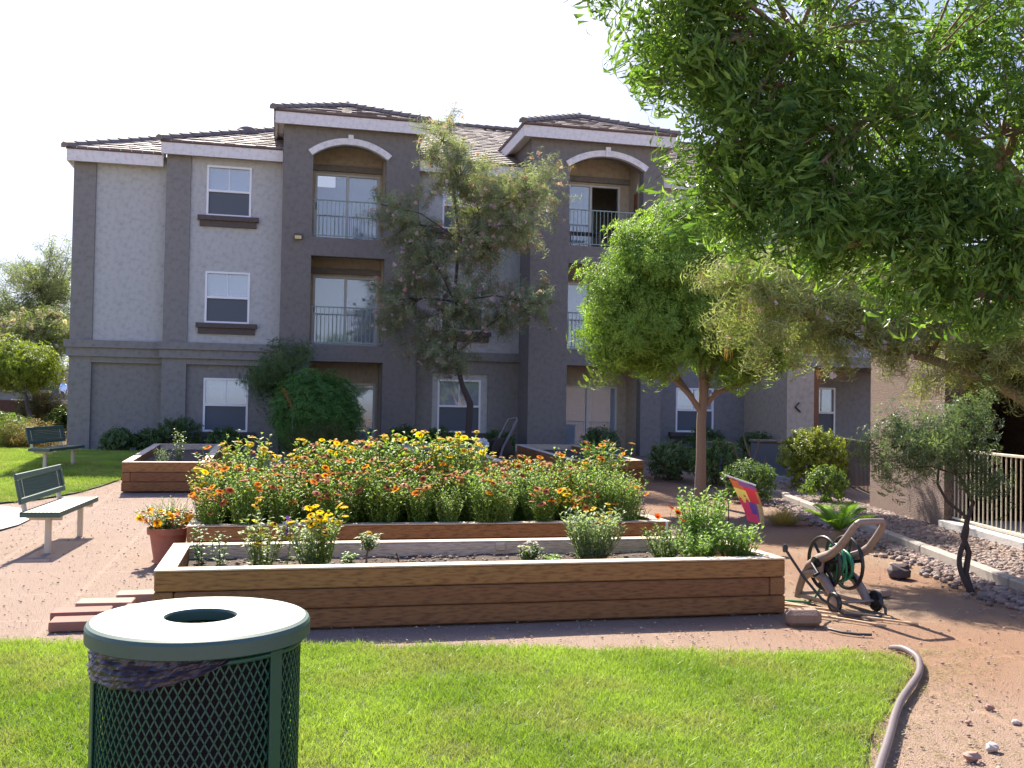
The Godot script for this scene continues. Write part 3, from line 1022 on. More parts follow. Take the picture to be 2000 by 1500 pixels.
	# end wall and back so that no daylight leaks through the rooms
	boxes(b, "rear_wall", [[-5.1, 0.0, -42.2, 22.0, 8.6, -42.0], [-5.0, 0.0, -31.0, 3.9, 8.3, -30.9], [3.902, 0.0, -31.0, 22.0, 9.6, -30.9]], M.stucco_taupe)
	# balcony furniture of the second tower
	var t := thing("balcony_table", "small dark table on the upper balcony with the open glass door", "table", Vector3(8.75, 6.37, -28.1))
	part(t, "tabletop", bbox(Vector3(0.95, 0.03, 0.55)), M.railing_black, Vector3(0, 0.45, 0))
	for s in [[-1, -1], [1, -1], [-1, 1], [1, 1]]:
		part(t, "leg", bbox(Vector3(0.03, 0.435, 0.03), 0.003), M.railing_black, Vector3(s[0] * 0.42, 0.2175, s[1] * 0.22))
	single("wall_plaque", "brown plaque hung in the recess of the upper balcony", "plaque", bbox(Vector3(0.03, 0.75, 0.24), 0.01), M.timber2, Vector3(10.40, 7.75, -28.1))


func build_patio_wing() -> void:
	var w := thing("patio_wing", "low brown stucco patio wing with an opening behind a cream railing", "building", Vector3(10.2, 0.0, -15.6), -14.2)
	var mb := MB.new()
	mb.box(Vector3(0, -0.2, 0), Vector3(0.3, 2.75, 3.1))
	mb.box(Vector3(0.3, -0.2, 0), Vector3(6, 2.75, 0.3))
	part(w, "wall", mb.mesh(), M.stucco_patio)
	mb = MB.new()
	mb.box(Vector3(0, -0.2, 5.55), Vector3(0.35, 2.75, 6.1))
	part(w, "pier", mb.mesh(), M.stucco_patio)
	mb = MB.new()
	mb.box(Vector3(-0.03, 2.752, -0.05), Vector3(6, 3.1, 9.5))
	part(w, "roof_beam", mb.mesh(), M.stucco_patio)
	mb = MB.new()
	mb.box(Vector3(-0.12, 3.102, -0.2), Vector3(6.2, 3.25, 9.7))
	part(w, "roof_edge", mb.mesh(), M.trim_white)
	mb = MB.new()
	mb.box(Vector3(-0.08, -0.2, 3.102), Vector3(2.4, 0.16, 5.548))
	part(w, "patio_slab", mb.mesh(), M.concrete)
	mb = MB.new()
	mb.box(Vector3(2.1, 0.16, 0.302), Vector3(2.35, 2.75, 3.7))
	mb.box(Vector3(2.1, 0.16, 5.3), Vector3(2.35, 2.75, 9.4))
	mb.box(Vector3(2.1, 2.3, 3.702), Vector3(2.35, 2.75, 5.298))
	mb.box(Vector3(0.3, -0.1, 9.2), Vector3(6, 2.75, 9.4))
	part(w, "back_wall", mb.mesh(), M.stucco_patio)
	var d := group_part(w, "sliding_door")
	mb = MB.new()
	for z in [3.71, 4.46, 5.22]: mb.box(Vector3(2.12, 0.162, z), Vector3(2.2, 2.298, z + 0.07))
	mb.box(Vector3(2.12, 0.162, 3.782), Vector3(2.2, 0.25, 4.458))
	mb.box(Vector3(2.12, 0.162, 4.532), Vector3(2.2, 0.25, 5.218))
	part(d, "frame", mb.mesh(), M.railing_cream)
	mb = MB.new()
	mb.box(Vector3(2.15, 0.24, 3.77), Vector3(2.156, 2.298, 4.47))
	part(d, "pane", mb.mesh(), M.glass)
	mb = MB.new()
	mb.box(Vector3(2.17, 0.24, 4.52), Vector3(2.176, 2.298, 5.23))
	part(d, "pane", mb.mesh(), M.glass)
	mb = MB.new()
	mb.box(Vector3(5.8, 0.0, 0.302), Vector3(6.0, 2.75, 9.198))
	part(w, "rear_wall", mb.mesh(), M.recess_cream)
	# upright post between the panes of the screen wall
	part(w, "post", bbox(Vector3(0.09, 2.59, 0.09)), M.railing_cream, Vector3(0.7, 1.455, 5.05))
	railing(w, Vector3(0.12, 0.12, 3.11), Vector3(0.12, 0.12, 5.54), 1.05, M.railing_cream, 0.128, Vector3.ZERO)
	var f := thing("patio_fence", "black metal picket fence between the shrubs and the brown patio wall", "fence", Vector3(12.0, gh(-20.0), -20.6))
	railing(f, Vector3(1.0, 0, -1.6), Vector3(-1.75, 0, 5.0), 1.0, M.railing_black, 0.13, Vector3.ZERO)
	# kerb of the rock strip, piece by piece
	var k := thing("rock_bed_kerb", "pale concrete kerb edging the river rock strip", "kerb", Vector3(8.6, 0, -14.0))
	var a := Vector3(10.45, 0, -20.6)
	var b := Vector3(6.72, 0, -7.2)
	var dd := (b - a).normalized()
	var n := 12
	for i in n:
		var c := a.lerp(b, (i + 0.5) / n)
		var bs := Basis(dd, Vector3.UP, dd.cross(Vector3.UP)) * Basis(Vector3.UP, rng.randfn(0, 0.008))
		part(k, "kerb_block", bbox(Vector3(a.distance_to(b) / n - 0.012, 0.2, 0.13), 0.015), M.kerb_concrete, Vector3(c.x, gh(c.z) + 0.01, c.z) - k.position, bs)


# ==================================================================== beyond the lawn on the far side
func build_far_left() -> void:
	var w := thing("garden_wall", "low dark brown garden wall with a capped end post beyond the lawn", "wall", Vector3(-8.85, gh(-40.0), -40.0))
	var mb := MB.new()
	mb.box(Vector3(-7.0, -0.3, -0.2), Vector3(0.2, 0.82, 0.1))
	part(w, "wall_panel", mb.mesh(), M.brown_wall)
	part(w, "end_post", bbox(Vector3(0.5, 1.4, 0.5), 0.02), M.brown_wall, Vector3(0.46, 0.4, 0))
	part(w, "post_cap", bbox(Vector3(0.6, 0.1, 0.6), 0.02), M.trim_white, Vector3(0.46, 1.152, 0))
	var c := thing("far_building", "pale flat-roofed building glimpsed behind the far trees", "building", Vector3(-22.0, 1.1, -88.0))
	mb = MB.new()
	mb.wall(-14.0, 12.0, -0.3, 3.0, -6.0, 0.0, [[3.4, 0.0, 5.0, 2.2], [6.2, 0.0, 7.6, 2.2]])
	part(c, "wall", mb.mesh(), M.stucco_taupe)
	mb = MB.new()
	mb.box(Vector3(-14.4, 3.002, -6.4), Vector3(12.4, 3.3, 0.6))
	part(c, "roof_edge", mb.mesh(), M.trim_white)
	for x in [3.4, 6.2]:
		mb = MB.new()
		mb.box(Vector3(x, 0.0, -0.6), Vector3(x + 1.5, 2.2, -0.5))
		part(c, "door", mb.mesh(), M.screen_dark)
	single("low_seat_wall", "pale low concrete wall beside the far walkway", "wall", bbox(Vector3(4.2, 0.5, 0.5), 0.03), M.concrete, Vector3(-9.6, 1.4, -50.0), Basis(Vector3.UP, 0.15))
	# person walking by: one skin-tight body mesh, shirt and trousers over it
	var p := thing("person", "person in a light blue shirt and dark trousers walking past the far corner", "person", Vector3(-13.45, 1.2, -70.5), 60.0)
	var J := {"hip": Vector3(0, 0.92, 0), "chest": Vector3(0, 1.32, 0.03), "neck": Vector3(0, 1.5, 0.03), "head": Vector3(0, 1.63, 0.05)}
	var body := MB.new()
	var bones := [[J.neck, J.head, 0.06, 0.1], [J.chest, J.neck, 0.13, 0.06]]
	for s in [-1.0, 1.0]:
		bones.append([Vector3(0.19 * s, 1.40, 0.03), Vector3(0.24 * s, 1.13, -0.02 + 0.05 * s), 0.055, 0.045])
		bones.append([Vector3(0.24 * s, 1.13, -0.02 + 0.05 * s), Vector3(0.2 * s, 0.92, 0.12 * s + 0.06), 0.042, 0.03])
		bones.append([Vector3(0.2 * s, 0.92, 0.12 * s + 0.06), Vector3(0.2 * s, 0.82, 0.14 * s + 0.09), 0.035, 0.02])
		bones.append([Vector3(0.09 * s, 0.9, 0), Vector3(0.1 * s, 0.5, 0.14 * -s), 0.085, 0.055])
		bones.append([Vector3(0.1 * s, 0.5, 0.14 * -s), Vector3(0.1 * s, 0.09, -0.26 * s - 0.05), 0.055, 0.035])
		bones.append([Vector3(0.1 * s, 0.05, -0.26 * s - 0.07), Vector3(0.1 * s, 0.04, -0.26 * s + 0.12), 0.045, 0.03])
	bones.append([J.hip, J.chest, 0.14, 0.16])
	surface_nets(body, bones, 0.03, Vector3(-0.4, -0.02, -0.5), Vector3(0.4, 1.8, 0.5))
	part(p, "body", body.mesh(), M.skin)
	var shirt := MB.new()
	var sb := [[Vector3(0, 0.98, 0), J.chest, 0.165, 0.175], [Vector3(-0.16, 1.40, 0.03), Vector3(0.16, 1.40, 0.03), 0.085, 0.085]]
	for s in [-1.0, 1.0]: sb.append([Vector3(0.19 * s, 1.40, 0.03), Vector3(0.23 * s, 1.17, 0.02 * s), 0.075, 0.07])
	surface_nets(shirt, sb, 0.03, Vector3(-0.4, 0.7, -0.4), Vector3(0.4, 1.6, 0.4))
	part(p, "shirt", shirt.mesh(), M.shirt_blue)
	var tr := MB.new()
	var tb := [[Vector3(-0.07, 0.92, 0), Vector3(0.07, 0.92, 0), 0.13, 0.13]]
	for s in [-1.0, 1.0]:
		tb.append([Vector3(0.09 * s, 0.9, 0), Vector3(0.1 * s, 0.5, 0.14 * -s), 0.105, 0.08])
		tb.append([Vector3(0.1 * s, 0.5, 0.14 * -s), Vector3(0.1 * s, 0.12, -0.26 * s - 0.05), 0.08, 0.065])
	surface_nets(tr, tb, 0.03, Vector3(-0.4, 0.0, -0.5), Vector3(0.4, 1.2, 0.5))
	part(p, "trousers", tr.mesh(), M.trousers_dark)
	var hair := MB.new()
	surface_nets(hair, [[Vector3(0, 1.66, 0.03), Vector3(0, 1.69, 0.05), 0.1, 0.098]], 0.025, Vector3(-0.2, 1.5, -0.2), Vector3(0.2, 1.9, 0.3))
	part(p, "hair", hair.mesh(), M.railing_black)


func surface_nets(mb: MB, bones: Array, h: float, lo: Vector3, hi: Vector3) -> void:
	var nx := int((hi.x - lo.x) / h) + 1
	var ny := int((hi.y - lo.y) / h) + 1
	var nz := int((hi.z - lo.z) / h) + 1
	var f := PackedFloat32Array()
	f.resize(nx * ny * nz)
	f.fill(1.0)
	var far := []
	for b in bones:
		far.append([b[0], b[1] - b[0], maxf((b[1] - b[0]).length_squared(), 1e-6), b[2], b[3]])
	for i in nx:
		for j in ny:
			for k in nz:
				var p := lo + Vector3(i, j, k) * h
				var s := 0.0
				for q in far:
					var t := clampf((p - q[0]).dot(q[1]) / q[2], 0, 1)
					var d: float = (p - q[0] - q[1] * t).length() - lerpf(q[3], q[4], t)
					s += exp(-d * 45.0)
				f[(i * ny + j) * nz + k] = -log(maxf(s, 1e-12)) / 45.0
	var id := {}
	var pts := []
	var nrm := []
	for i in nx - 1:
		for j in ny - 1:
			for k in nz - 1:
				var c := []
				var mask := 0
				for q in 8:
					var val := f[((i + (q & 1)) * ny + j + ((q >> 1) & 1)) * nz + k + (q >> 2)]
					c.append(val)
					if val < 0: mask |= 1 << q
				if mask == 0 or mask == 255: continue
				var sum := Vector3.ZERO
				var cnt := 0
				for e in [[0, 1], [2, 3], [4, 5], [6, 7], [0, 2], [1, 3], [4, 6], [5, 7], [0, 4], [1, 5], [2, 6], [3, 7]]:
					var a: float = c[e[0]]
					var b: float = c[e[1]]
					if (a < 0) == (b < 0): continue
					var t := a / (a - b)
					var pa := Vector3(e[0] & 1, (e[0] >> 1) & 1, e[0] >> 2)
					var pb := Vector3(e[1] & 1, (e[1] >> 1) & 1, e[1] >> 2)
					sum += pa.lerp(pb, t)
					cnt += 1
				id[(i * ny + j) * nz + k] = pts.size()
				pts.append(lo + (Vector3(i, j, k) + sum / cnt) * h)
				nrm.append(Vector3(c[1] + c[3] + c[5] + c[7] - c[0] - c[2] - c[4] - c[6], c[2] + c[3] + c[6] + c[7] - c[0] - c[1] - c[4] - c[5], c[4] + c[5] + c[6] + c[7] - c[0] - c[1] - c[2] - c[3]).normalized())
	var st := [ny * nz, nz, 1]
	for i in range(1, nx - 1):
		for j in range(1, ny - 1):
			for k in range(1, nz - 1):
				var at := (i * ny + j) * nz + k
				for ax in 3:
					var a := f[at]
					var b := f[at + st[ax]]
					if (a < 0) == (b < 0): continue
					var u: int = st[(ax + 1) % 3]
					var v: int = st[(ax + 2) % 3]
					var q := [at, at - u, at - u - v, at - v]
					var ok := true
					for e in q: ok = ok and id.has(e)
					if not ok: continue
					var n := []
					for e in q: n.append(id[e])
					if a >= 0: n.reverse()
					mb.trin(pts[n[0]], pts[n[1]], pts[n[2]], nrm[n[0]], nrm[n[1]], nrm[n[2]])
					mb.trin(pts[n[0]], pts[n[2]], pts[n[3]], nrm[n[0]], nrm[n[2]], nrm[n[3]])


# ==================================================================== planters
func planter(called_label: String, x0: float, x1: float, z0: float, z1: float, y: float, courses: int, ch: float, grp := "") -> Node3D:
	# z0 is the near side; timbers lie in courses that lap at the corners
	var p := thing("garden_planter", called_label, "planter", Vector3((x0 + x1) * 0.5, y, (z0 + z1) * 0.5), 0.0, grp)
	var w := x1 - x0
	var d := z0 - z1
	var t := 0.14
	for c in courses:
		var yy := ch * (c + 0.5)
		var lap := c % 2 == 0
		var lx := w if lap else w - 2 * t - 0.006
		var lz := d - 2 * t - 0.006 if lap else d
		var jit := func() -> Vector3: return Vector3(rng.randfn(0, 0.003), 0, rng.randfn(0, 0.0025))
		var mm: Material = M["timber%d" % [1, 2, 0][c % 3]]
		part(p, "timber", bbox(Vector3(lx, ch - 0.005, t), 0.010), mm, Vector3(0, yy, d * 0.5 - t * 0.5) + jit.call())
		mm = M["timber%d" % (rng.randi() % 4)] if c < courses - 1 else M.timber_bare
		part(p, "timber", bbox(Vector3(lx, ch - 0.005, t), 0.010), mm, Vector3(0, yy, -d * 0.5 + t * 0.5) + jit.call())
		for s in [-1.0, 1.0]:
			mm = M["timber%d" % (rng.randi() % 4)]
			part(p, "timber", bbox(Vector3(lz, ch - 0.005, t), 0.010), mm, Vector3(s * (w * 0.5 - t * 0.5), yy, 0) + jit.call(), Basis(Vector3.UP, PI / 2))
	# weathered bare faces on top of the upper course
	var tb := 0.012
	var ty := ch * courses + tb * 0.5 - 0.001
	part(p, "top_board", bbox(Vector3(w + 0.006, tb, t + 0.006), 0.003), M.timber_bare, Vector3(0, ty, d * 0.5 - t * 0.5))
	part(p, "top_board", bbox(Vector3(w + 0.006, tb, t + 0.006), 0.003), M.timber_bare, Vector3(0, ty, -d * 0.5 + t * 0.5))
	for s in [-1.0, 1.0]:
		part(p, "top_board", bbox(Vector3(d - 2 * t - 0.01, tb, t + 0.006), 0.003), M.timber_bare, Vector3(s * (w * 0.5 - t * 0.5), ty, 0), Basis(Vector3.UP, PI / 2))
	# soil
	var fn := FastNoiseLite.new()
	fn.seed = 3
	fn.frequency = 2.2
	var mb := MB.new()
	var nx := int(w / 0.12)
	var nz := int(d / 0.12)
	var top := ch * courses - 0.115
	var f := func(i: int, j: int) -> Vector3:
		var a := -w * 0.5 + t * 0.6 + (w - t * 1.2) * i / nx
		var b := -d * 0.5 + t * 0.6 + (d - t * 1.2) * j / nz
		return Vector3(a, top + fn.get_noise_2d(a, b) * 0.03, b)
	for i in nx:
		for j in nz: mb.quad(f.call(i, j + 1), f.call(i + 1, j + 1), f.call(i + 1, j), f.call(i, j))
	part(p, "soil", mb.mesh(), M.bed_soil)
	return p


func build_planters() -> void:
	var p := planter("long timber planter nearest the lawn with bare soil between few plants", -0.81, 4.19, -7.61, -9.06, 0.0, 3, 0.149)
	# wood chips and clods on its soil
	var w := []
	var cs := []
	for i in 1500:
		var s := 0.004 + 0.016 * pow(rng.randf(), 3.0)
		w.append(Transform3D(rbasis(1.0).scaled(Vector3(s * 1.4, s * 0.7, s)), Vector3(rng.randf_range(-2.3, 2.3), 0.337 + rng.randf() * 0.015, rng.randf_range(-0.56, 0.56))))
		cs.append(Color(0.16, 0.11, 0.075).lerp(Color(0.34, 0.27, 0.21), pow(rng.randf(), 2.0)))
	scatter(p, "wood_chips", rock_mesh(5), M.pebble, w, cs)
	part(p, "block", bbox(Vector3(0.09, 0.07, 0.03)), M.timber_bare, Vector3(0.35, 0.405, -0.573))
	planter("long middle planter overflowing with orange and yellow wildflowers", -0.80, 4.27, -10.28, -11.85, 0.0, 3, 0.149)
	var tilted := []
	tilted.append(planter("far planter beside the lawn holding a small rose bush", -2.56, -1.10, -18.6, -23.5, gh(-19.3) + 0.04, 3, 0.17))
	tilted.append(planter("shaded far planter with empty soil and a white pinwheel", 2.92, 4.42, -19.0, -23.9, gh(-19.6) + 0.04, 3, 0.17))
	tilted.append(planter("far planter with a spiky agave, half in the building's shade", 5.85, 7.4, -19.3, -24.1, gh(-19.8) + 0.04, 3, 0.17))
	for q in tilted: q.rotation_degrees.x = 1.5


# ==================================================================== herbs and flowers
func herb(seed_: int, stems: int, h: float, spread: float, ll: float, lw: float, per: int, up: float, c1: Color, c2: Color) -> Dictionary:
	var key := "herb%d_%d_%.2f_%.2f_%.3f_%.3f_%d" % [seed_, stems, h, spread, ll, lw, per]
	if cache.has(key): return cache[key]
	var r := RandomNumberGenerator.new()
	r.seed = seed_ * 131 + 7
	var mb := MB.new()
	var tips := []
	for s in stems:
		var a := TAU * (s + r.randf()) / stems
		var rad := sqrt(r.randf()) * spread
		var hh := h * r.randf_range(0.68, 1.06)
		var base := Vector3(cos(a), 0, sin(a)) * rad * 0.35
		var tip := Vector3(cos(a), 0, sin(a)) * rad + Vector3(r.randfn(0, 0.02), hh, r.randfn(0, 0.02))
		var mid := base.lerp(tip, 0.5) + Vector3(r.randfn(0, 0.02), hh * 0.06, r.randfn(0, 0.02))
		var g := c1.lerp(c2, r.randf())
		mb.tint = g * 0.8
		mb.tube([base, mid, tip], [0.0035, 0.003, 0.0018], 3)
		var ga := r.randf() * TAU
		for k in per:
			var t := (k + r.randf() * 0.8) / per
			var at := base.lerp(mid, t * 2.0) if t < 0.5 else mid.lerp(tip, t * 2.0 - 1.0)
			ga += 2.4
			var out := Vector3(cos(ga), up + r.randfn(0, 0.25), sin(ga))
			mb.tint = c1.lerp(c2, r.randf()) * r.randf_range(0.8, 1.2)
			mb.leaf(at, out, Vector3.UP, ll * r.randf_range(0.7, 1.2) * (1.15 - 0.5 * t), lw, 0.22)
		tips.append(tip)
	cache[key] = {"mesh": mb.mesh(), "tips": tips}
	return cache[key]


func daisy(key: String, r: float, petals: int, inner: Color, outer: Color, disc: Color, droop := 0.15) -> ArrayMesh:
	if cache.has(key): return cache[key]
	var mb := MB.new()
	for k in petals:
		var a := TAU * k / petals
		var d := Vector3(cos(a), 0, sin(a))
		var s := Vector3(-sin(a), 0, cos(a))
		var w := r * 2.6 / petals
		var p0 := d * r * 0.25
		var p1 := d * r * 0.62 + Vector3(0, -droop * r * 0.15, 0)
		var p2 := d * r + Vector3(0, -droop * r, 0)
		mb.tint = inner
		mb.quad(p0 + s * w * 0.4, p0 - s * w * 0.4, p1 - s * w, p1 + s * w)
		mb.tint = outer
		mb.quad(p1 + s * w, p1 - s * w, p2 - s * w * 0.75, p2 + s * w * 0.75)
	mb.tint = disc
	var prof := [Vector2(r * 0.34, -0.004), Vector2(r * 0.32, r * 0.14), Vector2(r * 0.18, r * 0.26), Vector2(0, r * 0.29)]
	mb.lathe(prof, 8)
	cache[key] = mb.mesh()
	return cache[key]


func face_up(tilt: float) -> Basis:
	return Basis(Vector3.UP, rng.randf() * TAU) * Basis(Vector3.RIGHT, rng.randf() * tilt)


func plant(called: String, label: String, cat: String, at: Vector3, hb: Dictionary, scale := 1.0, grp := "", m := "leaf") -> Node3D:
	var t := thing(called, label, cat, at, rng.randf() * 360.0, grp)
	part(t, "foliage", hb.mesh, M[m], Vector3.ZERO, Basis().scaled(Vector3.ONE * scale))
	return t


const GREEN_A := Color(0.17, 0.28, 0.06)
const GREEN_B := Color(0.31, 0.44, 0.11)
const SAGE_A := Color(0.23, 0.31, 0.16)
const SAGE_B := Color(0.36, 0.45, 0.27)


func build_wildflowers() -> void:
	var heads := [
		daisy("gail_red", 0.046, 12, Color(0.44, 0.07, 0.035), Color(0.62, 0.20, 0.06), Color(0.16, 0.04, 0.025)),
		daisy("gail_orange", 0.046, 12, Color(0.52, 0.12, 0.035), Color(0.72, 0.32, 0.05), Color(0.22, 0.06, 0.03)),
		daisy("gail_salmon", 0.046, 11, Color(0.46, 0.11, 0.055), Color(0.58, 0.19, 0.09), Color(0.25, 0.08, 0.05)),
		daisy("gail_yellow", 0.046, 13, Color(0.72, 0.42, 0.02), Color(0.80, 0.55, 0.03), Color(0.50, 0.24, 0.02)),
	]
	var seedhead := daisy("seedhead", 0.022, 9, Color(0.20, 0.09, 0.05), Color(0.27, 0.13, 0.07), Color(0.17, 0.08, 0.05), -0.7)
	var leafy := []
	for k in 5: leafy.append(herb(10 + k, 46, 0.60, 0.23, 0.085, 0.022, 16, 0.75, GREEN_A, GREEN_B))
	var fluffy := []
	for k in 3: fluffy.append(herb(30 + k, 46, 0.60, 0.21, 0.072, 0.022, 18, 0.95, Color(0.22, 0.33, 0.09), Color(0.36, 0.48, 0.16)))
	var nx := 14
	var nz := 5
	for j in nz:
		for i in nx:
			var x := lerpf(-0.74, 4.06, (i + 0.5 + rng.randf_range(-0.35, 0.35)) / nx)
			var z := lerpf(-10.47, -11.62, (j + rng.randf_range(-0.25, 0.25)) / (nz - 1.0))
			var u := (x + 0.8) / 5.0
			var back := float(j) / (nz - 1.0)
			# where the photograph shows yellow clumps, green clumps and orange-red ones
			var kind := 1
			if back > 0.6 and ((u > 0.1 and u < 0.46) or (u > 0.55 and u < 0.64) ): kind = 3 if rng.randf() < 0.62 else 1
			elif u > 0.88: kind = 4 if rng.randf() < 0.75 else 1
			elif back < 0.3 and rng.randf() < 0.42: kind = 4
			elif rng.randf() < 0.12: kind = 3
			var hgt: float = (0.98 + 0.38 * back) * clampf(0.72 + u * 2.6, 0.7, 1.0) * rng.randf_range(0.68, 1.26)
			if u > 0.62: hgt *= 0.93
			var hb: Dictionary = fluffy[rng.randi() % 3] if kind == 4 or (kind == 3 and rng.randf() < 0.5) else leafy[rng.randi() % 5]
			var row: String = ["front row", "second row", "middle row", "fourth row", "back row"][j]
			var ord: String = ["first", "second", "third", "fourth", "fifth", "sixth", "seventh", "eighth", "ninth", "tenth", "eleventh", "twelfth", "thirteenth", "last"][i]
			var label := "orange-red blanket flower, %s from the pots in the %s of the middle planter" % [ord, row]
			var nm := "blanket_flower"
			if kind == 3:
				label = "yellow coreopsis, %s from the pots in the %s of the middle planter" % [ord, row]
				nm = "coreopsis"
			if kind == 4:
				label = "bushy green plant, %s from the pots in the %s of the middle planter" % [ord, row]
				nm = "green_bush_plant"
			var t := plant(nm, label, "flower", Vector3(x, 0.33, z), hb, hgt, "wildflowers of the middle planter")
			var n := 17 if kind == 1 else (18 if kind == 3 else 2)
			if back > 0.1 and back < 0.7: n -= 3
			for q in n:
				var tip: Vector3 = hb.tips[(q * 7 + i) % hb.tips.size()] * hgt
				if q < 2 and back < 0.2: tip *= Vector3(1.1, 0.72, 1.1)
				var hd := 3
				if kind == 1: hd = [0, 1, 2, 1, 2, 0][rng.randi() % 6] if u < 0.9 else 1
				elif kind == 4: hd = 1
				var fl: Mesh = heads[hd]
				if kind == 1 and rng.randf() < 0.24: fl = seedhead
				part(t, "blossom", fl, M.petal, tip + Vector3(0, 0.004, 0), Basis(Vector3.UP, rng.randf() * TAU) * Basis(Vector3.RIGHT, rng.randf_range(-0.9, 0.9)).scaled(Vector3.ONE * rng.randf_range(0.75, 1.1)))
	# a violet larkspur at the near right corner
	var lk := plant("larkspur", "violet larkspur at the open end of the middle planter", "flower", Vector3(4.02, 0.33, -10.5), herb(44, 6, 0.300, 0.060, 0.060, 0.0100, 8, 0.8, GREEN_A, GREEN_B))
	for q in 7: part(lk, "blossom", daisy("violet", 0.022, 6, Color(0.12, 0.05, 0.40), Color(0.20, 0.09, 0.55), Color(0.3, 0.2, 0.5)), M.petal, Vector3(rng.randfn(0, 0.012), 0.24 + q * 0.024, rng.randfn(0, 0.012)), face_up(1.5))


func build_front_planter_plants() -> void:
	var yellow := daisy("susan", 0.036, 11, Color(0.70, 0.36, 0.01), Color(0.80, 0.52, 0.02), Color(0.045, 0.018, 0.012), 0.35)
	var gold := daisy("gold", 0.026, 14, Color(0.75, 0.45, 0.01), Color(0.85, 0.60, 0.02), Color(0.6, 0.32, 0.01))
	var poppy := daisy("poppy", 0.032, 7, Color(0.62, 0.07, 0.02), Color(0.74, 0.13, 0.04), Color(0.25, 0.03, 0.02), -0.25)
	var creamy := daisy("cream", 0.021, 10, Color(0.62, 0.58, 0.46), Color(0.70, 0.67, 0.56), Color(0.6, 0.55, 0.4))
	var y := 0.335
	plant("mint_plant", "taller of the two dark green mint stems in the front planter", "herb", Vector3(-0.57, y, -8.72), herb(60, 4, 0.336, 0.056, 0.062, 0.0435, 16, 0.35, Color(0.07, 0.16, 0.04), Color(0.13, 0.25, 0.06)))
	plant("mint_plant", "shorter dark green mint stem beside its twin in the front planter", "herb", Vector3(-0.40, y, -8.62), herb(61, 4, 0.280, 0.067, 0.062, 0.0435, 13, 0.35, Color(0.07, 0.16, 0.04), Color(0.13, 0.25, 0.06)))
	var hb := herb(62, 25, 0.403, 0.213, 0.094, 0.0319, 10, 0.7, Color(0.20, 0.27, 0.09), Color(0.31, 0.38, 0.14))
	var t := plant("black_eyed_susan", "loose black-eyed susan clump with one tall stem in the front planter", "flower", Vector3(-0.06, y, -8.42), hb)
	for q in 9: part(t, "blossom", yellow, M.petal, hb.tips[(q * 5) % hb.tips.size()] * Vector3(1.05, 0.55 + 0.06 * q, 1.05), face_up(1.2))
	var hb3 := herb(63, 3, 0.560, 0.034, 0.075, 0.0261, 12, 0.8, SAGE_A, SAGE_B)
	part(t, "tall_stem", hb3.mesh, M.leaf, Vector3(0.06, 0, 0.02))
	for q in 3: part(t, "blossom", yellow, M.petal, hb3.tips[q] + Vector3(0.06, 0.01, 0.02), face_up(0.7))
	var sv := plant("salvia", "single violet salvia spike between the yellow clumps of the front planter", "flower", Vector3(0.13, y, -8.32), herb(64, 2, 0.381, 0.022, 0.062, 0.0203, 8, 0.7, GREEN_A, GREEN_B))
	for q in 9: part(sv, "blossom", daisy("violet", 0.022, 6, Color(0.12, 0.05, 0.40), Color(0.20, 0.09, 0.55), Color(0.3, 0.2, 0.5)), M.petal, Vector3(rng.randfn(0, 0.007), 0.28 + q * 0.017, rng.randfn(0, 0.007)), face_up(1.5).scaled(Vector3.ONE * 0.7))
	hb = herb(65, 39, 0.381, 0.224, 0.106, 0.0290, 11, 0.8, SAGE_A, SAGE_B)
	t = plant("coneflower", "silvery leaved clump crowned with dense yellow coneflowers in the front planter", "flower", Vector3(0.33, y, -8.35), hb)
	var hb2 := herb(66, 21, 0.515, 0.146, 0.088, 0.0261, 11, 0.9, GREEN_A, GREEN_B)
	part(t, "flower_stems", hb2.mesh, M.leaf, Vector3(0.10, 0, -0.05))
	for q in 20: part(t, "blossom", yellow, M.petal, hb2.tips[q] * Vector3(1, 0.92 + 0.01 * (q % 14), 1) + Vector3(0.10, 0.01, -0.05), face_up(1.0))
	for q in 3: part(t, "blossom", yellow, M.petal, hb.tips[q * 4] + Vector3(0, 0.01, 0), face_up(1.0))
	plant("seedling", "tiny bright green seedling next to the single stalked plant", "seedling", Vector3(0.64, y, -8.55), herb(67, 6, 0.101, 0.067, 0.062, 0.0435, 6, 0.4, Color(0.16, 0.30, 0.05), Color(0.24, 0.40, 0.07)))
	hb = herb(68, 13, 0.146, 0.095, 0.088, 0.0319, 11, 0.5, SAGE_A, SAGE_B)
	t = plant("stalked_plant", "small grey-green rosette on a bare stalk with one yellow bloom", "flower", Vector3(0.80, y, -8.45), hb)
	t.get_child(0).position.y = 0.12
	var sm := MB.new()
	sm.tube([Vector3(0.03, -0.01, 0), Vector3(0.01, 0.07, 0.01), Vector3(0, 0.16, 0)], [0.01, 0.009, 0.007], 5)
	part(t, "stalk", sm.mesh(), M.bark_grey)
	for q in 2: part(t, "blossom", yellow, M.petal, Vector3(q * 0.03 - 0.01, 0.27, 0), face_up(0.9).scaled(Vector3.ONE * 0.8))
	plant("seedling", "pale flat seedling in the middle of the bare soil", "seedling", Vector3(1.62, y, -8.3), herb(69, 5, 0.034, 0.078, 0.062, 0.0435, 5, 0.1, SAGE_A, SAGE_B))
	hb = herb(70, 24, 0.168, 0.112, 0.062, 0.0261, 11, 0.6, Color(0.10, 0.17, 0.05), Color(0.17, 0.26, 0.09))
	t = plant("cream_flower", "compact plant topped with cream white blossoms in the front planter", "flower", Vector3(2.16, y, -8.32), hb)
	for q in 16: part(t, "blossom", creamy, M.petal, hb.tips[q] + Vector3(0, 0.012, 0), face_up(0.6))
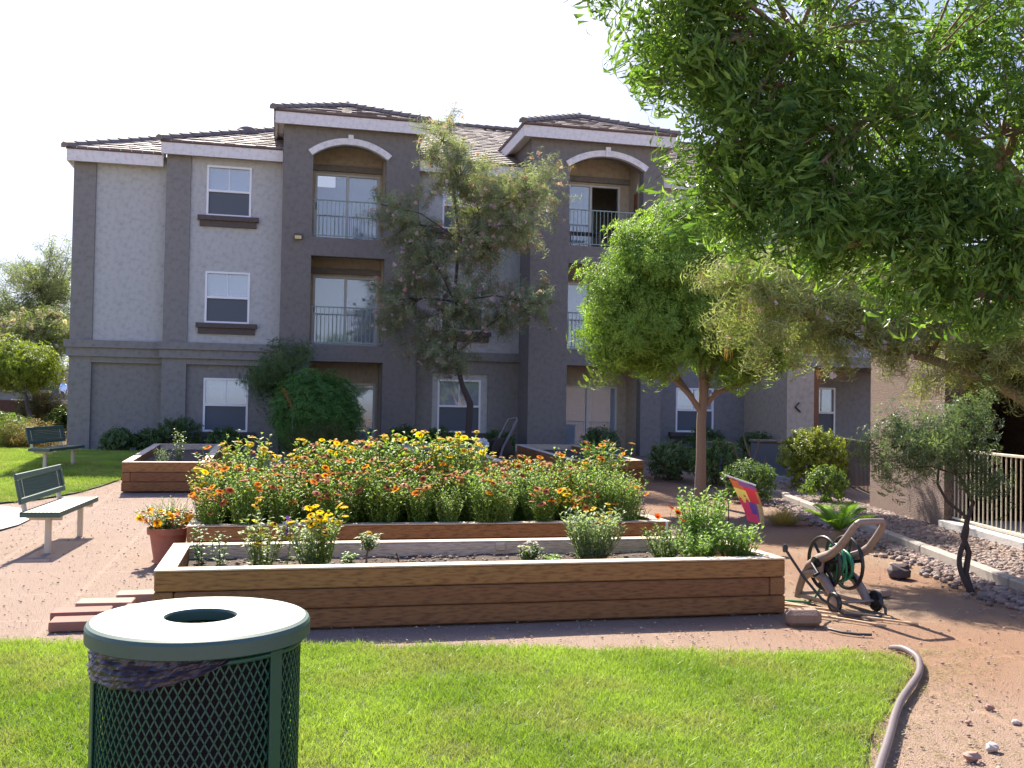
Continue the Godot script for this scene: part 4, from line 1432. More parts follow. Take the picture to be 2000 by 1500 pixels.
	plant("seedling", "low bright green seedling right of the cream white blossoms", "seedling", Vector3(2.40, y, -8.42), herb(71, 7, 0.067, 0.101, 0.062, 0.0348, 7, 0.3, Color(0.16, 0.30, 0.05), Color(0.24, 0.40, 0.07)))
	hb = herb(72, 80, 0.440, 0.290, 0.106, 0.0232, 16, 0.95, SAGE_A, SAGE_B)
	t = plant("golden_yarrow", "large silvery bush with golden yellow heads in the front planter", "flower", Vector3(2.74, y, -8.38), hb)
	for q in 15: part(t, "blossom", gold, M.petal, hb.tips[q * 3] * Vector3(0.62, 1.0, 0.62) + Vector3(-0.02, 0.05, 0), face_up(0.5))
	hb = herb(73, 40, 0.310, 0.250, 0.075, 0.0188, 13, 0.8, Color(0.13, 0.21, 0.06), Color(0.24, 0.33, 0.12))
	t = plant("poppy_plant", "feathery plant with scarlet poppies by the white plant marker", "flower", Vector3(3.42, y, -8.36), hb)
	for q in 4:
		var tip := Vector3([-0.12, 0.02, 0.16, 0.12][q], [0.40, 0.47, 0.42, 0.36][q], [0.0, 0.05, 0.02, 0.1][q])
		var ms := MB.new()
		ms.tube([Vector3(tip.x * 0.4, 0.1, 0), tip], [0.003, 0.002], 3)
		part(t, "flower_stem", ms.mesh(), M.stem)
		part(t, "blossom", poppy, M.petal, tip, face_up(1.1))
	single("plant_marker", "white plastic plant marker standing among the poppies", "marker", bbox(Vector3(0.022, 0.34, 0.006), 0.002), M.white_plastic, Vector3(3.5, 0.50, -8.5), Basis(Vector3.BACK, 0.06))
	plant("bush_sage", "tall bright green bush at the reel end of the front planter", "bush", Vector3(3.80, y, -8.42), herb(74, 80, 0.600, 0.290, 0.094, 0.0290, 18, 0.85, Color(0.21, 0.34, 0.09), Color(0.33, 0.47, 0.15)))
	plant("bush_sage", "low green bush between the poppies and the tall bush", "bush", Vector3(3.60, y, -8.05), herb(75, 56, 0.320, 0.270, 0.075, 0.0232, 15, 0.8, Color(0.21, 0.34, 0.09), Color(0.33, 0.47, 0.15)))
	plant("bush_sage", "green bush in the corner of the front planter near the flag", "bush", Vector3(3.93, y, -7.98), herb(76, 50, 0.370, 0.220, 0.094, 0.0290, 13, 0.8, Color(0.20, 0.33, 0.08), Color(0.32, 0.46, 0.14)))
	single("dark_stick", "short dark stick poking out of the bare soil", "stick", bbox(Vector3(0.012, 0.16, 0.012), 0.002), M.bark_dark, Vector3(1.02, 0.40, -8.15), Basis(Vector3.BACK, 0.3))
	single("rail_rock", "rough brown rock sitting on the back corner of the front planter", "rock", rock_mesh(2), tinted_rock(Color(0.25, 0.155, 0.115)), Vector3(4.08, 0.52, -8.95), Basis().scaled(Vector3(0.12, 0.085, 0.10)))
	# plants of the other planters
	hb = herb(80, 12, 0.620, 0.160, 0.075, 0.0450, 10, 0.5, Color(0.12, 0.20, 0.05), Color(0.26, 0.33, 0.10))
	plant("rose_bush", "small glossy rose bush in the far planter by the lawn", "bush", Vector3(-1.75, gh(-19.3) + 0.4, -20.2), hb, 1.0, "", "leaf_gloss")
	plant("lavender_plant", "low grey-green lavender plant in front of the rose bush", "herb", Vector3(-1.98, gh(-19.3) + 0.4, -19.5), herb(81, 22, 0.300, 0.180, 0.060, 0.0150, 9, 0.9, SAGE_A, SAGE_B))
	var ag := MB.new()
	for k in 16:
		var a := k * 2.4
		var d := Vector3(cos(a), 1.0 + 0.9 * float(k) / 16.0, sin(a))
		ag.tint = Color(0.10, 0.20, 0.09).lerp(Color(0.20, 0.30, 0.12), rng.randf())
		ag.leaf(Vector3(cos(a), 0, sin(a)) * 0.04, d, Vector3.UP, rng.randf_range(0.55, 0.8), 0.10, 0.08)
	var agt := thing("agave", "spiky upright agave in the far planter beside the tree trunk", "agave", Vector3(6.62, gh(-19.8) + 0.4, -20.3))
	part(agt, "foliage", ag.mesh(), M.leaf)
	plant("pink_bedder", "low plant with dull pink blossoms near the agave", "flower", Vector3(6.95, gh(-19.8) + 0.4, -19.8), herb(83, 14, 0.200, 0.200, 0.050, 0.0150, 8, 0.6, Color(0.10, 0.13, 0.06), Color(0.22, 0.20, 0.13)))
	var pin := thing("pinwheel", "white pinwheel on a thin stake in the shaded far planter", "pinwheel", Vector3(4.1, gh(-19.6) + 0.38, -19.7))
	part(pin, "stake", bbox(Vector3(0.012, 0.42, 0.012), 0.002), M.white_plastic, Vector3(0, 0.2, 0))
	part(pin, "vanes", daisy("pin", 0.14, 6, Color(0.6, 0.65, 0.8), Color(0.72, 0.74, 0.85), Color(0.5, 0.5, 0.6)), M.petal, Vector3(0, 0.42, 0.02), Basis(Vector3.RIGHT, 1.3))
	# terracotta pots at the end of the middle planter
	var mb := MB.new()
	mb.lathe([Vector2(0.0, 0.0), Vector2(0.13, 0.0), Vector2(0.18, 0.30), Vector2(0.205, 0.302), Vector2(0.21, 0.37), Vector2(0.19, 0.372), Vector2(0.18, 0.33), Vector2(0, 0.33)], 28)
	var potm := mb.mesh()
	var pot := thing("terracotta_pot", "terracotta pot overflowing with orange and yellow flowers by the middle planter", "pot", Vector3(-1.04, 0, -10.95))
	part(pot, "pot", potm, M.terracotta)
	hb = herb(84, 45, 0.26, 0.34, 0.065, 0.036, 11, 0.15, Color(0.12, 0.19, 0.06), Color(0.22, 0.30, 0.12))
	part(pot, "foliage", hb.mesh, M.leaf, Vector3(-0.03, 0.33, 0))
	var oran := daisy("marigold", 0.038, 9, Color(0.72, 0.30, 0.01), Color(0.80, 0.42, 0.02), Color(0.4, 0.12, 0.01), 0.3)
	for q in 26:
		var tp: Vector3 = hb.tips[(q * 2) % hb.tips.size()]
		part(pot, "blossom", [oran, gold, oran, heads_salmon()][q % 4], M.petal, Vector3(tp.x * 1.1 - 0.03, 0.34 + tp.y * (1.0 - 0.5 * Vector2(tp.x, tp.z).length() / 0.3), tp.z * 1.1), face_up(1.2).scaled(Vector3.ONE * 1.3))
	var pot2 := thing("terracotta_pot", "half hidden red terracotta pot behind the flowering pot", "pot", Vector3(-1.05, 0, -11.6))
	part(pot2, "pot", potm, M.terracotta, Vector3.ZERO, Basis().scaled(Vector3(0.95, 1.25, 0.95)))
	part(pot2, "foliage", herb(85, 16, 0.220, 0.200, 0.050, 0.0200, 8, 0.6, GREEN_A, GREEN_B).mesh, M.leaf, Vector3(0, 0.4, 0))


func heads_salmon() -> ArrayMesh:
	return daisy("gail_salmon", 0.046, 11, Color(0.46, 0.11, 0.055), Color(0.58, 0.19, 0.09), Color(0.25, 0.08, 0.05))


func tinted_rock(c: Color) -> StandardMaterial3D:
	var key := "rk%s" % c
	if cache.has(key): return cache[key]
	var m: StandardMaterial3D = M.river_rock.duplicate()
	m.albedo_color = c.linear_to_srgb()
	m.uv1_scale = Vector3.ONE * 1.5
	cache[key] = m
	return m


# ==================================================================== furniture of the garden
func build_trash_can() -> void:
	var c := thing("trash_can", "green expanded-metal trash can with flat round lid on the lawn", "trash can", Vector3(-0.21, 0.01, -3.32))
	var lid := MB.new()
	lid.lathe([Vector2(0.108, 0.955), Vector2(0.108, 0.985), Vector2(0.112, 0.992), Vector2(0.325, 0.990), Vector2(0.336, 0.984), Vector2(0.341, 0.974), Vector2(0.341, 0.935), Vector2(0.336, 0.931), Vector2(0.331, 0.935), Vector2(0.331, 0.972), Vector2(0.112, 0.974)], 72)
	part(c, "lid", lid.mesh(), M.lid_green)
	# expanded metal: strands of a diamond lattice round the drum
	var R := 0.312
	var n := 76
	var rows := 37
	var dh := 0.0241
	var mb := MB.new()
	var at := func(u: float, y: float, r: float) -> Vector3:
		var a := TAU * u / n
		return Vector3(cos(a) * r, y, -sin(a) * r)
	for j in rows:
		for i in n:
			for s in [0.5, -0.5]:
				var u0: float = i + 0.5 * (j % 2)
				var y0 := 0.035 + j * dh
				var p0: Vector3 = at.call(u0, y0, R)
				var p1: Vector3 = at.call(u0 + s, y0 + dh, R)
				var q0: Vector3 = at.call(u0, y0, R - 0.005)
				var q1: Vector3 = at.call(u0 + s, y0 + dh, R - 0.005)
				var a := TAU * u0 / n
				var t := Vector3(-sin(a), 0, -cos(a)) * 0.0026
				mb.quad(p0 - t, p0 + t, p1 + t, p1 - t)
				mb.quad(p0 + t, q0 + t, q1 + t, p1 + t)
				mb.quad(q0 - t, p0 - t, p1 - t, q1 - t)
	part(c, "mesh_body", mb.mesh(), M.coated_green)
	var ring := MB.new()
	for y in [0.03, 0.915]:
		var pts := []
		for k in 48: pts.append(Vector3(cos(TAU * k / 48), 0, sin(TAU * k / 48)) * R + Vector3(0, y, 0))
		ring.tube(pts, [0.009], 8, true)
	part(c, "hoop", ring.mesh(), M.coated_green)
	for k in 3:
		var a := deg_to_rad([-42.0, 78.0, 198.0][k])
		part(c, "upright_bar", bbox(Vector3(0.05, 0.90, 0.006), 0.002), M.coated_green, Vector3(cos(a) * (R + 0.004), 0.475, -sin(a) * (R + 0.004)), Basis(Vector3.UP, a + PI / 2))
	var bag := MB.new()
	bag.lathe([Vector2(0.285, 0.90), Vector2(0.278, 0.6), Vector2(0.27, 0.3), Vector2(0.25, 0.12), Vector2(0.0, 0.1)], 36)
	part(c, "bin_liner", bag.mesh(), M.bin_liner)
	# the liner's gathered edge hangs over the rim
	var ov := MB.new()
	var seg := 64
	var fn := FastNoiseLite.new()
	fn.frequency = 1.7
	fn.seed = 6
	var P := func(i: int, j: int) -> Vector3:
		var u := float(i) / seg
		var a := deg_to_rad(lerpf(190.0, 290.0, u))
		var low := 0.935 - 0.10 * sin(pow(clampf(1.02 - u, 0, 1), 0.8) * PI * 0.62) - 0.004
		var v := j / 14.0
		var y := lerpf(0.945, low, v)
		var r := R + 0.008 + 0.006 * sin(v * PI) + 0.013 * fn.get_noise_2d(u * 1.6 + v * 0.8, v * 5.0) + 0.005 * fn.get_noise_2d(u * 6.0, v * 9.0)
		return Vector3(cos(a) * r, y + 0.006 * fn.get_noise_2d(u * 9.0 + 50, v * 2.0), -sin(a) * r)
	for i in seg:
		for j in 14:
			var a: Vector3 = P.call(i, j)
			var b: Vector3 = P.call(i + 1, j)
			var d: Vector3 = P.call(i + 1, j + 1)
			var e: Vector3 = P.call(i, j + 1)
			ov.quad(e, d, b, a)
	part(c, "liner_overhang", ov.mesh(), M.liner_film)


func bench_parts(t: Node3D) -> void:
	# length along local z, back on the -x side; perforated steel seat and back on two pedestal legs
	var L := 1.86
	var seat := perforated(0.40, L - 0.0, 0.022, 10, 46)
	part(t, "seat", seat, M.bench_green, Vector3(0.02, 0.445, 0))
	var lip := MB.new()
	lip.box(Vector3(0.205, 0.40, -L / 2), Vector3(0.222, 0.455, L / 2))
	lip.box(Vector3(-0.182, 0.40, -L / 2), Vector3(-0.165, 0.455, L / 2))
	lip.box(Vector3(-0.164, 0.40, L / 2 - 0.017), Vector3(0.204, 0.455, L / 2))
	lip.box(Vector3(-0.164, 0.40, -L / 2), Vector3(0.204, 0.455, -L / 2 + 0.017))
	part(t, "seat_edge", lip.mesh(), M.bench_green)
	var bb := Basis(Vector3.BACK, PI / 2 + 0.2)
	part(t, "backrest", perforated(0.20, L - 0.16, 0.016, 6, 44), M.bench_green, Vector3(-0.212, 0.70, 0), bb)
	for s in [-1.0, 1.0]:
		part(t, "backrest_edge", bbox(Vector3(0.065, 0.03, L), 0.008), M.bench_green, Vector3(-0.212 - s * 0.026, 0.70 + s * 0.132, 0), bb)
		part(t, "backrest_end", bbox(Vector3(0.20, 0.03, 0.08), 0.008), M.bench_green, Vector3(-0.212, 0.70, s * (L / 2 - 0.04)), bb)
		var z: float = s * 0.72
		part(t, "leg", bbox(Vector3(0.06, 0.46, 0.075), 0.01), M.bench_cream, Vector3(0.06, 0.17, z))
		var arm := MB.new()
		arm.tube([Vector3(0.2, 0.375, z), Vector3(0.0, 0.375, z), Vector3(-0.11, 0.378, z), Vector3(-0.16, 0.40, z), Vector3(-0.192, 0.46, z), Vector3(-0.214, 0.58, z), Vector3(-0.255, 0.79, z)], [0.028], 10)
		part(t, "bracket", arm.mesh(), M.bench_cream)


func perforated(w: float, l: float, th: float, nx: int, nz: int) -> ArrayMesh:
	# a plate with a grid of square holes, flat in x and z
	var key := "perf%.2f_%.2f" % [w, l]
	if cache.has(key): return cache[key]
	var mb := MB.new()
	var holes := []
	for i in nx:
		for j in nz:
			var x := -w / 2 + w * (i + 0.5) / nx
			var z := -l / 2 + l * (j + 0.5) / nz
			holes.append([x - w / nx * 0.22, z - l / nz * 0.22, x + w / nx * 0.22, z + l / nz * 0.22])
	# strips across the width between the rows of holes, then the webs between holes
	var z0 := -l / 2
	for j in nz + 1:
		var z1: float = l / 2 if j == nz else -l / 2 + l * (j + 0.5) / nz - l / nz * 0.22
		mb.box(Vector3(-w / 2, 0, z0), Vector3(w / 2, th * 0.3, z1))
		if j == nz: break
		var zz := z1 + l / nz * 0.44
		var x0 := -w / 2
		for i in nx + 1:
			var x1: float = w / 2 if i == nx else -w / 2 + w * (i + 0.5) / nx - w / nx * 0.22
			mb.quad(Vector3(x0, th * 0.3, zz), Vector3(x1, th * 0.3, zz), Vector3(x1, th * 0.3, z1), Vector3(x0, th * 0.3, z1))
			mb.quad(Vector3(x0, 0, z1), Vector3(x1, 0, z1), Vector3(x1, 0, zz), Vector3(x0, 0, zz))
			x0 = x1 + w / nx * 0.44
		z0 = zz
	cache[key] = mb.mesh()
	return cache[key]


func build_benches() -> void:
	var t := thing("park_bench", "nearer green perforated bench on the gravel path by the white pavement", "bench", Vector3(-2.40, 0.0, -12.6), -3.0, "park benches")
	bench_parts(t)
	var u: Node3D = t.duplicate()
	u.name = numbered("park_bench", self)
	add_child(u, true)
	tag(u, "farther green bench standing on the grass by the building corner", "bench", "park benches")
	u.position = Vector3(-4.25, gh(-21.8), -21.8)
	u.rotation_degrees.y = -10.0


func build_hose_reel() -> void:
	var t := thing("hose_reel_cart", "taupe plastic hose reel cart with green hose beside the front planter", "hose reel", Vector3(4.8, 0.0, -7.85), 4.0)
	for s in [-1.0, 1.0]:
		var x: float = 0.155 * s
		var f := MB.new()
		f.tube([Vector3(x, 0.02, -0.33), Vector3(x, 0.10, -0.31), Vector3(x, 0.22, -0.25), Vector3(x, 0.33, -0.15), Vector3(x, 0.41, 0.0), Vector3(x, 0.465, 0.14), Vector3(x, 0.54, 0.26), Vector3(x * 0.96, 0.64, 0.36), Vector3(x * 0.92, 0.73, 0.44), Vector3(x * 0.85, 0.765, 0.47)], [0.034, 0.033, 0.036, 0.042, 0.046, 0.038, 0.034, 0.031, 0.029, 0.027], 10)
		f.tube([Vector3(x, 0.20, -0.26), Vector3(x, 0.265, -0.16), Vector3(x, 0.275, -0.05), Vector3(x, 0.235, 0.07), Vector3(x, 0.15, 0.17), Vector3(x, 0.06, 0.25)], [0.036, 0.042, 0.044, 0.042, 0.038, 0.036], 10)
		f.tube([Vector3(x, 0.41, 0.0), Vector3(x, 0.33, 0.0), Vector3(x, 0.25, -0.02)], [0.045, 0.035, 0.04], 10)
		f.tube([Vector3(x, 0.04, -0.30), Vector3(x, 0.045, 0.0), Vector3(x, 0.06, 0.26)], [0.02], 8)
		part(t, "side_frame", f.mesh(), M.reel_taupe)
		var wh := group_part(t, "wheel", Vector3(0.205 * s, 0.085, 0.28))
		var tyre := MB.new()
		var ring := []
		for k in 22: ring.append(Vector3(0, cos(TAU * k / 22), sin(TAU * k / 22)) * 0.072)
		tyre.tube(ring, [0.02], 8, true)
		part(wh, "tyre", tyre.mesh(), M.reel_black)
		var hub := MB.new()
		hub.lathe([Vector2(0, -0.018), Vector2(0.055, -0.014), Vector2(0.055, 0.014), Vector2(0.02, 0.024), Vector2(0, 0.024)], 16)
		part(wh, "hub", hub.mesh(), M.reel_taupe if s < 0 else M.reel_black, Vector3.ZERO, Basis(Vector3.BACK, PI / 2))
		# spool flange with spokes
		var fl := group_part(t, "spool_flange", Vector3(0.115 * s, 0.37, 0.0))
		var rim := MB.new()
		ring = []
		for k in 32: ring.append(Vector3(0, cos(TAU * k / 32), sin(TAU * k / 32)) * 0.225)
		rim.tube(ring, [0.016], 7, true)
		part(fl, "rim", rim.mesh(), M.reel_black)
		for k in 6:
			var a := TAU * k / 6 + 0.3
			part(fl, "spoke", bbox(Vector3(0.012, 0.2, 0.034), 0.004), M.reel_black, Vector3(0, cos(a), sin(a)) * 0.12, Basis(Vector3.RIGHT, a))
	var h := MB.new()
	h.tube([Vector3(-0.132, 0.762, 0.468), Vector3(-0.11, 0.782, 0.482), Vector3(0.0, 0.786, 0.485), Vector3(0.11, 0.782, 0.482), Vector3(0.132, 0.762, 0.468)], [0.027], 10)
	part(t, "handle", h.mesh(), M.reel_taupe)
	var dr := MB.new()
	dr.lathe([Vector2(0, -0.115), Vector2(0.085, -0.115), Vector2(0.085, 0.115), Vector2(0, 0.115)], 20)
	part(t, "drum", dr.mesh(), M.reel_black, Vector3(0, 0.37, 0), Basis(Vector3.BACK, PI / 2))
	var cross := MB.new()
	cross.tube([Vector3(-0.15, 0.06, -0.29), Vector3(0.15, 0.06, -0.29)], [0.018], 8)
	cross.tube([Vector3(-0.2, 0.085, 0.28), Vector3(0.2, 0.085, 0.28)], [0.012], 8)
	part(t, "axle", cross.mesh(), M.reel_taupe)
	var cr := MB.new()
	cr.tube([Vector3(-0.19, 0.37, 0), Vector3(-0.235, 0.37, 0.0), Vector3(-0.24, 0.30, 0.10), Vector3(-0.29, 0.285, 0.11)], [0.014], 8)
	part(t, "crank", cr.mesh(), M.reel_black)
	var kn := MB.new()
	kn.lathe([Vector2(0, -0.03), Vector2(0.045, -0.025), Vector2(0.05, 0.02), Vector2(0, 0.03)], 14)
	part(t, "hub_cap", kn.mesh(), M.reel_black, Vector3(-0.195, 0.38, 0), Basis(Vector3.BACK, PI / 2))
	# hose still wound on the drum
	var hose := MB.new()
	var pts := []
	for k in 110:
		var a := TAU * k / 20.0
		var rr := 0.135 + 0.02 * sin(k * 0.7) + 0.025 * sin(k * 0.11)
		pts.append(Vector3(0.085 - 0.17 * absf(fposmod(k / 50.0, 2.0) - 1.0) + 0.02, 0.365 + cos(a) * rr - 0.01, sin(a) * rr))
	hose.tube(pts, [0.0125], 7)
	single("garden_hose", "green garden hose wound on the reel cart", "hose", hose.mesh(), M.hose_green, t.position, Basis(Vector3.UP, deg_to_rad(4.0)))
	var lead := MB.new()
	lead.tube([Vector3(4.22, 0.515, -7.66), Vector3(4.25, 0.45, -7.62), Vector3(4.33, 0.30, -7.55), Vector3(4.44, 0.14, -7.46), Vector3(4.58, 0.03, -7.36), Vector3(4.78, 0.012, -7.28), Vector3(4.94, 0.012, -7.32), Vector3(5.01, 0.05, -7.42), Vector3(5.0, 0.10, -7.50)], [0.013, 0.012], 8)
	single("leader_hose", "black leader hose arching from the planter corner to the reel", "hose", lead.mesh(), M.hose_black)
	var noz := MB.new()
	noz.lathe([Vector2(0, -0.03), Vector2(0.02, -0.03), Vector2(0.024, 0.01), Vector2(0.015, 0.035), Vector2(0, 0.036)], 12)
	single("hose_coupling", "dark coupling knob at the raised end of the black hose", "coupling", noz.mesh(), M.hose_black, Vector3(4.215, 0.53, -7.665))
	var gl := MB.new()
	gl.tube([Vector3(4.3, 0.012, -8.3), Vector3(4.45, 0.012, -8.05), Vector3(4.6, 0.012, -7.95), Vector3(4.72, 0.03, -8.05), Vector3(4.78, 0.2, -7.98)], [0.011], 7)
	single("trailing_hose", "pale green hose trailing on the ground behind the reel", "hose", gl.mesh(), M.hose_green)
	var fl := MB.new()
	fl.tube([Vector3(4.20, 0.012, -6.95), Vector3(4.24, 0.012, -6.83), Vector3(4.32, 0.012, -6.75), Vector3(4.42, 0.012, -6.72)], [0.011], 7)
	single("hose_end", "short curl of dark hose lying by the stone block", "hose", fl.mesh(), M.hose_black)


func build_small_things() -> void:
	# grey drain hose along the lawn edge
	var h := MB.new()
	var path := [Vector3(4.34, 0.0, -6.36), Vector3(4.33, 0.035, -6.2), Vector3(4.28, 0.035, -5.98), Vector3(4.13, 0.035, -5.74), Vector3(3.98, 0.035, -5.55), Vector3(3.80, 0.035, -5.36), Vector3(3.55, 0.035, -5.1), Vector3(3.33, 0.035, -4.84), Vector3(3.14, 0.035, -4.60), Vector3(2.98, 0.035, -4.40), Vector3(2.80, 0.035, -4.18), Vector3(2.5, 0.035, -3.8), Vector3(2.2, 0.035, -3.3)]
	var cv := Curve3D.new()
	for i in path.size():
		var tan: Vector3 = (path[mini(i + 1, path.size() - 1)] - path[maxi(i - 1, 0)]) / 6.0
		cv.add_point(path[i], -tan, tan)
	var pp := []
	for q in cv.tessellate_even_length(4, 0.08): pp.append(q)
	h.tube(pp, [0.023], 12)
	single("drain_hose", "thick grey hose winding along the edge of the lawn", "hose", h.mesh(), M.hose_grey)
	# red pavers beside the front planter
	var pv := [[-1.34, 0.03, -7.93, 0.42, 0.22, 0.02, "nearest red paver at the lawn edge behind the trash can", 0], [-1.40, 0.03, -8.28, 0.42, 0.22, 0.03, "red paver second from the lawn edge", 0], [-1.28, 0.03, -8.62, 0.42, 0.22, -0.04, "pale red paver in the middle of the paver row", 1], [-0.96, 0.03, -8.36, 0.28, 0.22, 0.0, "red paver tight against the planter end", 0], [-1.04, 0.03, -8.95, 0.40, 0.22, 0.05, "pale paver farthest along the planter end", 1], [-1.02, 0.03, -7.98, 0.24, 0.2, 0.05, "short red paver partly behind the lid of the trash can", 0]]
	for q in pv:
		single("paver", q[6], "paver", bbox(Vector3(q[3], 0.07, q[4]), 0.006), M.paver_pale if q[7] else M.paver_red, Vector3(q[0], q[1], q[2]), Basis(Vector3.UP, q[5]), "red pavers")
	single("stone_block", "rough pink stone block at the corner of the front planter", "stone", bbox(Vector3(0.27, 0.13, 0.18), 0.035), tinted_rock(Color(0.24, 0.155, 0.11)), Vector3(4.12, 0.055, -7.2), Basis(Vector3.UP, -0.35) * Basis(Vector3.BACK, 0.05))
	single("brick_fragment", "single pale brick lying on the path behind the reel", "brick", bbox(Vector3(0.15, 0.06, 0.1), 0.012), M.paver_pale, Vector3(5.5, 0.025, -8.2), Basis(Vector3.UP, 0.3))
	single("dark_rock", "dark rounded rock on the path below the twisted tree", "rock", rock_mesh(1), tinted_rock(Color(0.07, 0.05, 0.05)), Vector3(6.3, 0.05, -9.1), Basis().scaled(Vector3(0.15, 0.1, 0.13)))
	var fr := [[3.55, -4.35, 0.045, "reddish stone standing at the lower edge of the path"], [4.02, -4.95, 0.035, "rounded tan stone on the sunny path corner"], [3.72, -4.75, 0.022, "flat pale stone near the rounded tan one"], [3.35, -4.25, 0.05, "long white stone at the bottom edge"], [3.75, -4.3, 0.03, "small brown stone near the bottom corner"], [4.42, -5.9, 0.018, "lone red pebble beside the grey hose"], [4.1, -4.6, 0.03, "dark red stone at the frame edge"], [3.98, -4.7, 0.026, "brown stone cluster piece on the pale path"]]
	for q in fr:
		single("loose_stone", q[3], "stone", rock_mesh(rng.randi() % 6), tinted_rock([Color(0.36, 0.22, 0.17), Color(0.5, 0.42, 0.36), Color(0.30, 0.16, 0.12)][rng.randi() % 3]), Vector3(q[0], q[2] * 0.3, q[1]), Basis(Vector3.UP, rng.randf() * 3).scaled(Vector3(q[2], q[2] * 0.6, q[2] * 0.8)), "loose stones on the path")
	# bamboo stakes on the ground by the reel
	var sk := [[4.26, -7.75, 5.02, -7.0, "longest bamboo stake lying beside the reel"], [4.27, -7.55, 4.72, -6.98, "short bamboo stake nearest the stone block"], [4.28, -7.95, 4.95, -7.25, "bamboo stake lying under the reel wheel"], [4.25, -8.25, 4.5, -7.7, "pale slat lying between planter and reel foot"]]
	for q in sk:
		var a := Vector3(q[0], 0.014, q[1])
		var b := Vector3(q[2], 0.012, q[3])
		var mb := MB.new()
		var l := a.distance_to(b)
		mb.tube([Vector3(-l / 2, 0, 0), Vector3(0, 0.003, 0), Vector3(l / 2, 0, 0)], [0.012, 0.011, 0.009], 7)
		var d := (b - a).normalized()
		single("garden_stake", q[4], "stake", mb.mesh(), M.stake, (a + b) * 0.5, Basis(d, Vector3.UP, d.cross(Vector3.UP)), "garden stakes")
	# flag
	var f := thing("garden_flag", "small red, yellow and violet flower print flag on a thin black stand", "flag", Vector3(5.48, 0.0, -11.37))
	var pole := MB.new()
	pole.tube([Vector3(0, -0.05, 0), Vector3(0, 0.5, 0), Vector3(-0.02, 0.84, 0.0), Vector3(-0.03, 0.875, 0)], [0.007], 6)
	part(f, "pole", pole.mesh(), M.railing_black)
	var arm := MB.new()
	arm.tube([Vector3(-0.05, 0.885, -0.01), Vector3(0.31, 0.765, 0.10)], [0.011], 8)
	part(f, "arm", arm.mesh(), M.white_plastic)
	var cl := MB.new()
	var P := func(u: float, v: float) -> Vector3:
		var top := Vector3(-0.01 + 0.30 * u, 0.872 - 0.10 * u, 0.0 + 0.09 * u)
		var low := Vector3(0.085 + 0.16 * u, 0.36 - 0.05 * u, 0.30 + 0.05 * u)
		return top.lerp(low, v) + Vector3(0.10 * sin(v * PI * 0.8) * (0.4 + u * 0.6), 0, -0.05 * sin(v * PI)) + Vector3(0, 0, 0.012 * sin(u * 9.0 + v * 3.0))
	var nu := 22
	var nv := 40
	for i in nu:
		for j in nv:
			var u := (i + 0.5) / nu
			var v := (j + 0.5) / nv
			cl.tint = flag_print(u, v)
			cl.quad(P.call(float(i) / nu, (j + 1.0) / nv), P.call((i + 1.0) / nu, (j + 1.0) / nv), P.call((i + 1.0) / nu, float(j) / nv), P.call(float(i) / nu, float(j) / nv))
	part(f, "cloth", cl.mesh(), M.flag_cloth)
	# river rocks between the kerb and the patio wing
	var w := [[], [], [], [], []]
	var cs := [[], [], [], [], []]
	for i in 17000:
		var t := rng.randf()
		var z := lerpf(-20.0, -6.8, t)
		var kx := lerpf(10.3, 6.62, (z + 20.0) / 13.2)
		var wall := lerpf(10.9, 8.35, (z + 18.3) / 10.0)
		var side := rng.randf()
		var x := lerpf(kx + 0.1, maxf(wall, kx + 0.3) - 0.05, pow(side, 0.8))
		if rng.randf() < 0.13: x = kx - 0.08 - absf(rng.randfn(0, 0.22))
		var s := rng.randf_range(0.018, 0.042) * (1.0 if rng.randf() < 0.93 else 1.4)
		var k := rng.randi() % 5
		w[k].append(Transform3D(Basis.from_euler(Vector3(rng.randfn(0, 0.4), rng.randf() * TAU, rng.randfn(0, 0.4))).scaled(Vector3(s * 1.2, s * 0.75, s)), Vector3(x, gh(z) + (0.02 + rng.randf() * 0.04 if x > kx else 0.005), z)))
		cs[k].append(Color(0.26, 0.17, 0.13).lerp(Color(0.27, 0.22, 0.19), rng.randf()) * rng.randf_range(0.6, 1.3))
	var rb := group_part(self, "river_rocks")
	tag(rb, "bed of pinkish grey river rocks along the patio wing", "rocks", "", "stuff")
	for k in 5: scatter(rb, "rock_field", rock_mesh(k), M.river_rock, w[k], cs[k])
	# utility boxes by the entry
	for q in [[10.9, -20.6, 0.7, 0.75, "larger dark grey utility box in the shade behind the flag"], [10.15, -21.6, 0.5, 0.6, "smaller dark utility box left of its twin in the shade"]]:
		var ub := thing("utility_box", q[4], "utility box", Vector3(q[0], gh(q[1]), q[1]), -14.0)
		part(ub, "cabinet", bbox(Vector3(q[2], q[3], 0.6), 0.02), M.screen_dark, Vector3(0, q[3] * 0.5 + 0.05, 0))
		part(ub, "plinth", bbox(Vector3(q[2] + 0.2, 0.1, 0.8), 0.01), M.concrete, Vector3(0, 0.02, 0))
		part(ub, "cover", bbox(Vector3(q[2] + 0.06, 0.05, 0.66), 0.01), M.stucco_patio, Vector3(0, q[3] + 0.077, 0))
	# second hose cart handle seen between the far planters
	var hc := thing("grey_hand_cart", "grey cart handle rising between the shaded far planters", "cart", Vector3(5.15, gh(-22.0), -22.2), 20.0)
	var hm := MB.new()
	hm.tube([Vector3(-0.25, 0.1, 0.1), Vector3(-0.05, 0.5, 0), Vector3(0.18, 0.85, 0), Vector3(0.32, 1.12, 0), Vector3(0.36, 1.15, -0.1), Vector3(0.32, 1.12, -0.35), Vector3(0.0, 0.6, -0.35)], [0.03], 9)
	part(hc, "handle", hm.mesh(), M.hose_grey)
	var dm := MB.new()
